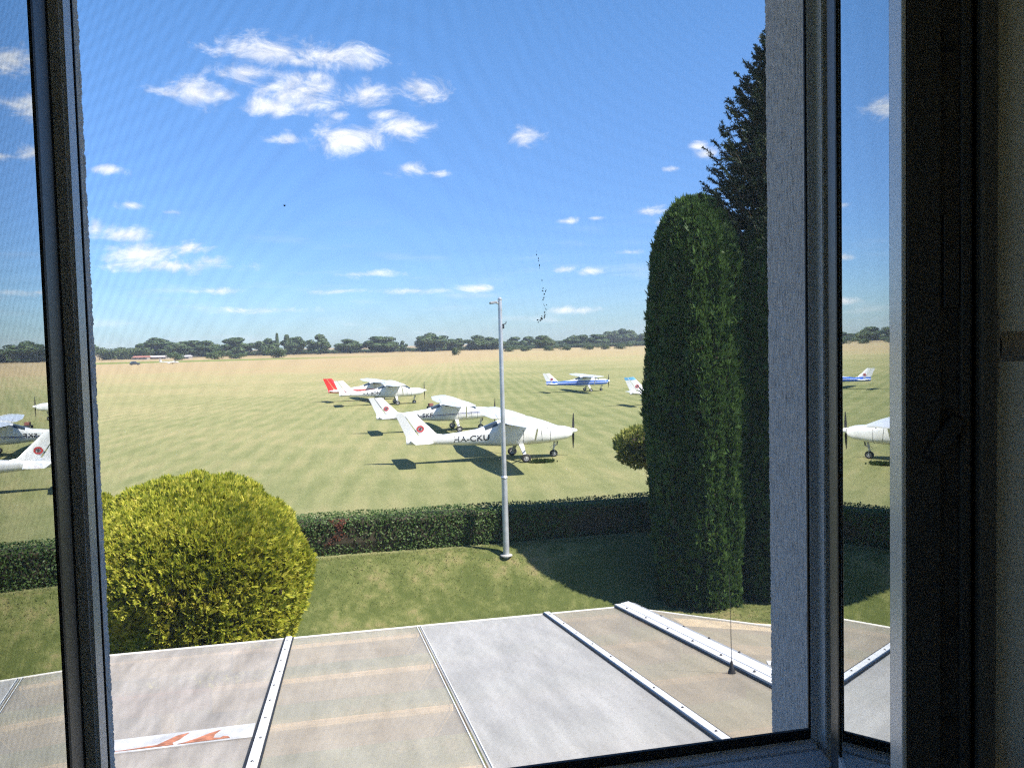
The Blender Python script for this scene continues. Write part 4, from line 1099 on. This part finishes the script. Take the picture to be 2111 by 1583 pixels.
aeroplane(1212, 806.5, R(12.0), .86, 'small blue and white aeroplane standing alone farthest out', body=stripe_navy, reg=None, emblem=True, prop_ang=R(3), root_band=None)
aeroplane(1420, 832, R(12.0), .97, 'white aeroplane with light blue fin tip half hidden by the thuja', fin_tip=M_ltblue, reg=None)

# ------------------------------------------------------------------ small things on the field
def far_things():
    # glider
    p = at(352, 750.5, 0); g = empty('glider', (p.x, p.y, 0), -HEAD+R(12)); tag(g, 'white glider resting on the far grass at left', 'glider')
    bm = bmesh.new(); pr = [(-4.0, .10, .9), (-3.0, .12, .85), (-1.2, .17, .8), (.4, .34, .75), (1.6, .40, .72), (2.6, .28, .66), (3.1, .05, .60)]
    rings = [[bm.verts.new((x, r*.75*math.cos(2*math.pi*k/14), z+r*math.sin(2*math.pi*k/14))) for k in range(14)] for x, r, z in pr]
    for r0, r1 in zip(rings, rings[1:]):
        for k in range(14): bm.faces.new((r0[k], r0[(k+1) % 14], r1[(k+1) % 14], r1[k]))
    bm.faces.new(rings[0]); bm.faces.new(rings[-1]); f = obj('fuselage', bm, M_white, g, smooth=True)
    bm = bmesh.new(); lathe(bm, [(.01, .36), (.2, .32), (.28, .2), (.30, 0)], 12, Matrix.Translation((1.7, 0, .85)) @ Matrix.Scale(2.2, 4, (1, 0, 0))); obj('canopy', bm, M_win, f, smooth=True)
    for s in (1, -1):
        bm = bmesh.new(); foil(bm, [(s*.2, .9, -.2, .95, 1), (s*7.5, .5, .05, 1.15 if s > 0 else .45, .8)], AF); obj('wing', bm, M_white, g, smooth=True, sharp=40)
    bm = bmesh.new(); foil(bm, [(.85, -3.2, -4.2, 0, .8), (2.1, -3.6, -4.3, 0, .7)], SY, 'z'); obj('fin', bm, M_white, g)
    bm = bmesh.new(); foil(bm, [(-1.5, -3.7, -4.2, 2.05, .8), (0, -3.5, -4.25, 2.05, .9), (1.5, -3.7, -4.2, 2.05, .8)], SY); obj('tailplane', bm, M_white, g)
    bm = bmesh.new(); lathe(bm, [(.1, -.07), (.2, -.05), (.2, .05), (.1, .07)], 14, Matrix.Translation((.8, 0, .2)) @ Matrix.Rotation(R(90), 4, 'X')); obj('wheel', bm, M_tyre, g)
    # dark car
    p = at(278, 752.5, 0); c = empty('parked_car', (p.x, p.y, 0), -HEAD+R(30)); tag(c, 'small dark car parked on the grass left of the glider', 'car')
    mb = pbr('car_dark_paint', (.03, .035, .045), .3, coat=.6)
    bm = bmesh.new(); box(bm, -1.9, 1.9, -.82, .82, .28, .86, .12); obj('body', bm, mb, c, smooth=True, sharp=40)
    bm = bmesh.new()
    lo = [(-1.6, -.76, .85), (1.0, -.76, .85), (1.0, .76, .85), (-1.6, .76, .85)]; hi = [(-1.25, -.6, 1.42), (.35, -.6, 1.42), (.35, .6, 1.42), (-1.25, .6, 1.42)]
    a = [bm.verts.new(q) for q in lo]; b = [bm.verts.new(q) for q in hi]; bm.faces.new(a); bm.faces.new(b)
    for k in range(4): bm.faces.new((a[k], a[(k+1) % 4], b[(k+1) % 4], b[k]))
    obj('window', bm, M_win, c)
    bm = bmesh.new(); box(bm, -1.25, .35, -.6, .6, 1.422, 1.46, .02); obj('roof', bm, mb, c)
    for x in (-1.2, 1.2):
        for s in (-1, 1):
            bm = bmesh.new(); lathe(bm, [(.15, -.1), (.31, -.08), (.31, .08), (.15, .1)], 16, Matrix.Translation((x, s*.78, .31)) @ Matrix.Rotation(R(90), 4, 'X')); obj('wheel', bm, M_tyre, c)
    # low sheds at the tree line
    def shed(px0, px1, Z, H, wall, roof, label):
        a, b = dep(px0, 735, Z), dep(px1, 735, Z); w = (b-a).length; mid = (a+b)/2
        s = empty('shed', (mid.x, mid.y, 0), -HEAD); tag(s, label, 'shed', 'low sheds by the tree line')
        bm = bmesh.new(); box(bm, -w/2, w/2, -3, 3, 0, H*.62); wl = obj('wall', bm, wall, s)
        bm = bmesh.new()
        A = [bm.verts.new((x, y, z)) for x in (-w/2-.3,) for y, z in ((-3.4, H*.60), (0, H), (3.4, H*.60))]; B = [bm.verts.new((w/2+.3, v.co.y, v.co.z)) for v in A]
        bm.faces.new(A); bm.faces.new(B)
        for k in range(3): bm.faces.new((A[k], A[(k+1) % 3], B[(k+1) % 3], B[k]))
        obj('roof', bm, roof, s)
        for k in range(3):
            bm = bmesh.new(); x = -w*.3+k*w*.3; box(bm, x-.6, x+.6, -3.03, -2.98, H*.2, H*.5); obj('door' if k == 1 else 'window', bm, M_win, s)
    mr_ = pbr('red_roof', (.34, .15, .11), .8); mw_ = pbr('pale_wall', (.30, .27, .24), .8); mg_ = pbr('pale_roof', (.50, .44, .42), .7)
    shed(277, 307, 560, 2.5, mw_, mr_, 'low shed with a red roof before the trees far left')
    shed(309, 346, 565, 2.4, mw_, mg_, 'low shed with a pale pinkish roof beside the red roofed one')
    shed(370, 393, 540, 2.3, mw_, pbr('grey_roof', (.5, .48, .48), .7), 'small pale grey shed right of a round bush far left')
    # weed tuft by HA-CKU
    p = at(1117, 953, 0); w = empty('weed_tuft', (p.x, p.y, 0)); tag(w, 'dark green weed tuft on the grass by the nose wheel of HA-CKU', 'weed')
    n = 260; P = np.stack([rng.normal(0, .22, n), rng.normal(0, .12, n), np.zeros(n)], 1)
    link('leaves', quads_mesh('weed', sprays(P, np.tile([0, 0, 1.0], (n, 1)), .16, 3, .3, .6, .25, 1.2)), leaf('weed_leaf', [(0, (.02, .04, .012)), (1, (.05, .08, .02))]), w)
    # little trolley beyond the second aeroplane
    p = at(888, 842, 0); k = empty('ground_trolley', (p.x, p.y, 0), .4); k.scale = (.6, .6, .6); tag(k, 'small red topped wheeled trolley on the grass beyond the second aeroplane', 'trolley')
    bm = bmesh.new(); box(bm, -.45, .45, -.3, .3, .25, .34, .02); obj('deck', bm, M_gear, k)
    bm = bmesh.new(); box(bm, -.3, .3, -.22, .22, .345, .72, .03); obj('battery_box', bm, pbr('faded_red', (.20, .07, .055), .6), k)
    for x in (-.3, .3):
        for s in (-1, 1):
            bm = bmesh.new(); lathe(bm, [(.06, -.05), (.15, -.04), (.15, .04), (.06, .05)], 12, Matrix.Translation((x, s*.33, .15)) @ Matrix.Rotation(R(90), 4, 'X')); obj('wheel', bm, M_tyre, k)
far_things()

# ------------------------------------------------------------------ tree line
M_far = leaf('far_leaf', [(0, (.034, .058, .022)), (.5, (.066, .104, .036)), (1, (.12, .16, .055))], trans=.15, nscale=.12, nw=.4)
M_far2 = leaf('far_leaf_light', [(0, (.030, .050, .016)), (.5, (.065, .098, .030)), (1, (.13, .16, .055))], trans=.15, nscale=.12, nw=.4)
def crown_mesh(seed, kind):
    r = np.random.default_rng(seed); V = []
    if kind == 'poplar': blobs = [(0, 0, .18+.085*i, .17-.012*abs(i-4), .12) for i in range(10)]
    elif kind == 'bush': blobs = [(r.uniform(-.5, .5), r.uniform(-.4, .4), r.uniform(.2, .6), r.uniform(.25, .4), r.uniform(.2, .34)) for _ in range(8)]
    else: blobs = [(x_*(1-.55*abs(z_-.42)**1.2), y_, z_, r.uniform(.13, .21), r.uniform(.11, .17)) for x_, y_, z_ in [(lambda q, rad: (q[0]*.40*rad, q[1]*.36*rad, .47+q[2]*.40*rad))((lambda w: w/np.linalg.norm(w))(r.normal(0, 1, 3)), r.random()**.4) for _ in range(24)]]
    for (x, y, z, rr, rzz) in blobs:
        n = 230; D = r.normal(0, 1, (n, 3)); D /= np.linalg.norm(D, axis=1)[:, None]
        P = np.array([x, y, z])+D*np.array([rr, rr, rzz])*(1-.45*r.random(n)**2)[:, None]
        a = np.cross(D, r.normal(0, 1, (n, 3))); a /= np.linalg.norm(a, axis=1)[:, None]; b = np.cross(D+r.normal(0, .5, (n, 3)), a); b /= np.linalg.norm(b, axis=1)[:, None]
        s = r.uniform(.022, .052, n)[:, None]; Q = np.zeros((n, 4, 3))
        Q[:, 0] = P-a*s; Q[:, 1] = P+b*s*.8; Q[:, 2] = P+a*s; Q[:, 3] = P-b*s*.8
        V.append(Q)
    return quads_mesh('far_crown', np.concatenate(V))
def tree_line():
    kinds = [('round', s) for s in (1, 2, 3, 4, 5)] + [('poplar', 6), ('bush', 7), ('bush', 8)]
    meshes = [(k, crown_mesh(s, k)) for k, s in kinds]
    bm = bmesh.new(); tube(bm, [(0, 0, 0), (.01, 0, .25), (0, .02, .6)], [.03, .022, .01], 6)
    for k in range(4):
        a = k*1.6; tube(bm, [(0, 0, .25+.06*k), (math.cos(a)*.2, math.sin(a)*.2, .55)], [.014, .005], 5)
    bmesh.ops.recalc_face_normals(bm, faces=bm.faces)
    tm = bpy.data.meshes.new('far_trunk'); bm.to_mesh(tm); bm.free(); tm.materials.append(M_bark)
    for _, me in meshes: me.materials.append(M_far)
    variants = {}
    def add(px, Z, H, W, mi, label, light=False, kindname='tree'):
        kd, me = meshes[mi]
        if light:
            if mi not in variants: me2 = me.copy(); me2.materials.clear(); me2.materials.append(M_far2); variants[mi] = me2
            me = variants[mi]
        d = ray(px, 720); t = Z/(d.x*math.sin(HEAD)+d.y*math.cos(HEAD)); x, y = d.x*t, d.y*t
        e = empty('broadleaf_tree' if kindname == 'tree' else 'field_bush' if kindname == 'bush' else 'poplar_tree', (x, y, 0), random.uniform(0, 6.28)); e.scale = (W, W, H)
        tag(e, label, 'tree' if kindname != 'bush' else 'bush', 'trees along the far edge of the airfield' if kindname != 'bush' else 'bushes along the far edge of the airfield')
        for nm, dd in (('crown', me), ('trunk', tm)):
            o = bpy.data.objects.new(nm, dd); col.objects.link(o); o.parent = e
    D_BACK = 'dark tree among the many closing the far edge of the airfield'
    # photo x, top y, half width px, distance, variant, label
    def T(px, top, hw, Z, mi, label, light=False, kn='tree'):
        z = dep(px, top, Z).z; add(px, Z, z/(.97 if mi != 5 else 1.03), 2*hw/PXF*Z/(.74 if mi != 5 else .42), mi, label, light, kn)
    L = [(330, 698, 40, 640, 0, 'broad dark tree behind the red and pale shed roofs'), (385, 700, 36, 650, 1, 'wide tree right of the one behind the sheds'),
         (425, 703, 26, 650, 2, 'tree with sky gaps left of the round headed one'), (443, 708, 16, 655, 3, 'narrow tree between two wider ones left of the domed tree'),
         (490, 694, 32, 640, 4, 'domed tree left of the pair of poplars'), (550, 699, 22, 640, 0, 'tree directly left of the tall poplars'),
         (606, 692, 22, 645, 1, 'tree right of the tall poplars'), (660, 690, 20, 630, 2, 'upright round tree standing free above a low bush'),
         (722, 697, 28, 640, 3, 'low wide tree right of the free standing round tree'), (787, 692, 33, 640, 4, 'broad dark tree left of the gap in the tree line'),
         (830, 703, 8, 650, 2, 'small tree in the gap of the tree line'), (888, 688, 31, 630, 0, 'tall dark tree right of the gap in the tree line'),
         (938, 696, 18, 640, 1, 'tree next right of the tall dark one'), (985, 692, 26, 640, 2, 'tree left of the lamp post in the tree line'),
         (1015, 693, 22, 645, 3, 'tree partly behind the lamp post')]
    for px, top, hw, Z, mi, lab in L: T(px, top, hw, Z, mi, lab)
    T(572, 688, 5, 640, 5, 'slimmer left poplar of the pair', kn='poplar'); T(592, 691, 9, 640, 5, 'wider right poplar of the pair', kn='poplar')
    # closing row, right half: one merging row whose trees look alike
    for px, top, hw in ((1062, 695, 22), (1090, 694, 20), (1118, 692, 24), (1150, 702, 24), (1182, 692, 18), (1205, 689, 20), (1232, 688, 22)): T(px, top, hw, 700, random.randrange(5), D_BACK)
    T(1124, 691, 16, 560, 3, 'lighter tree standing forward of the row right of the lamp post', True)
    for px, top, hw in ((1262, 680, 20), (1280, 679, 22), (1298, 681, 20)): T(px, top, hw, 900, random.randrange(5), 'taller dome shaped wood tree left of the thuja')
    for px, top, hw in ((1330, 686, 18), (1365, 684, 24), (1400, 684, 24), (1440, 682, 26)): T(px, top, hw, 800, random.randrange(5), 'tree at the field edge behind the tall thuja')
    # low growth at the foot of the row
    for px, top, hw in ((212, 712, 12), (228, 714, 16), (250, 711, 18), (268, 713, 14), (290, 712, 16)): T(px, top, hw, 600, 6+px % 2, 'green thicket bush at the far left field edge', True, 'bush')
    for px, top, hw, Z in ((360, 723, 11, 470), (447, 718, 14, 470), (492, 725, 12, 470), (572, 713, 13, 460)): T(px, top, hw, Z, 6, {360: 'round bush beside the pale shed', 447: 'dark wide bush in front of the sky gap trees', 492: 'low bush below the domed tree', 572: 'dark bush in front of the poplars'}[px], False, 'bush')
    T(940, 709, 6, 380, 7, 'small pale bush out on the field left of the lamp post', True, 'bush')
    LOW = 'low bush in the strip at the foot of the far trees'
    for px in range(330, 1340, 20):
        T(px+random.uniform(-6, 6), 709-(px-1055)*.0244+random.uniform(-2, 3), random.uniform(16, 26), 690, 6+random.randrange(2), LOW, random.random() < .4, 'bush')
    for px in range(1050, 1330, 40):
        T(px+random.uniform(-9, 9), 712-(px-1055)*.0244+random.uniform(-1, 2), random.uniform(7, 12), 480, 6+random.randrange(2), 'scrub bush on the field strip right of the lamp post', True, 'bush')
    # trees left of the window jamb, seen only from the side
    for px in (60, 110, 160, 20, -40): T(px, 702+random.uniform(-6, 6), 30, 640, random.randrange(5), 'tree of the row continuing behind the left window jamb')
tree_line()

# ------------------------------------------------------------------ air: far trees pale and blue with distance
def haze():
    bm = bmesh.new(); box(bm, -1400, 1400, -60, 1600, -2.2, 26)
    mm = bpy.data.materials.new('air'); mm.use_nodes = True; N = mm.node_tree.nodes; L = mm.node_tree.links
    for n in list(N):
        if n.type != 'OUTPUT_MATERIAL': N.remove(n)
    v = N.new('ShaderNodeVolumePrincipled'); v.inputs['Color'].default_value = (.80, .88, 1.0, 1); v.inputs['Density'].default_value = 0.00020; v.inputs['Anisotropy'].default_value = 0.2
    L.new(v.outputs[0], N['Material Output'].inputs['Volume'])
    tag(obj('haze', bm, mm), 'thin summer haze over the airfield', 'haze', kind='stuff')
haze()
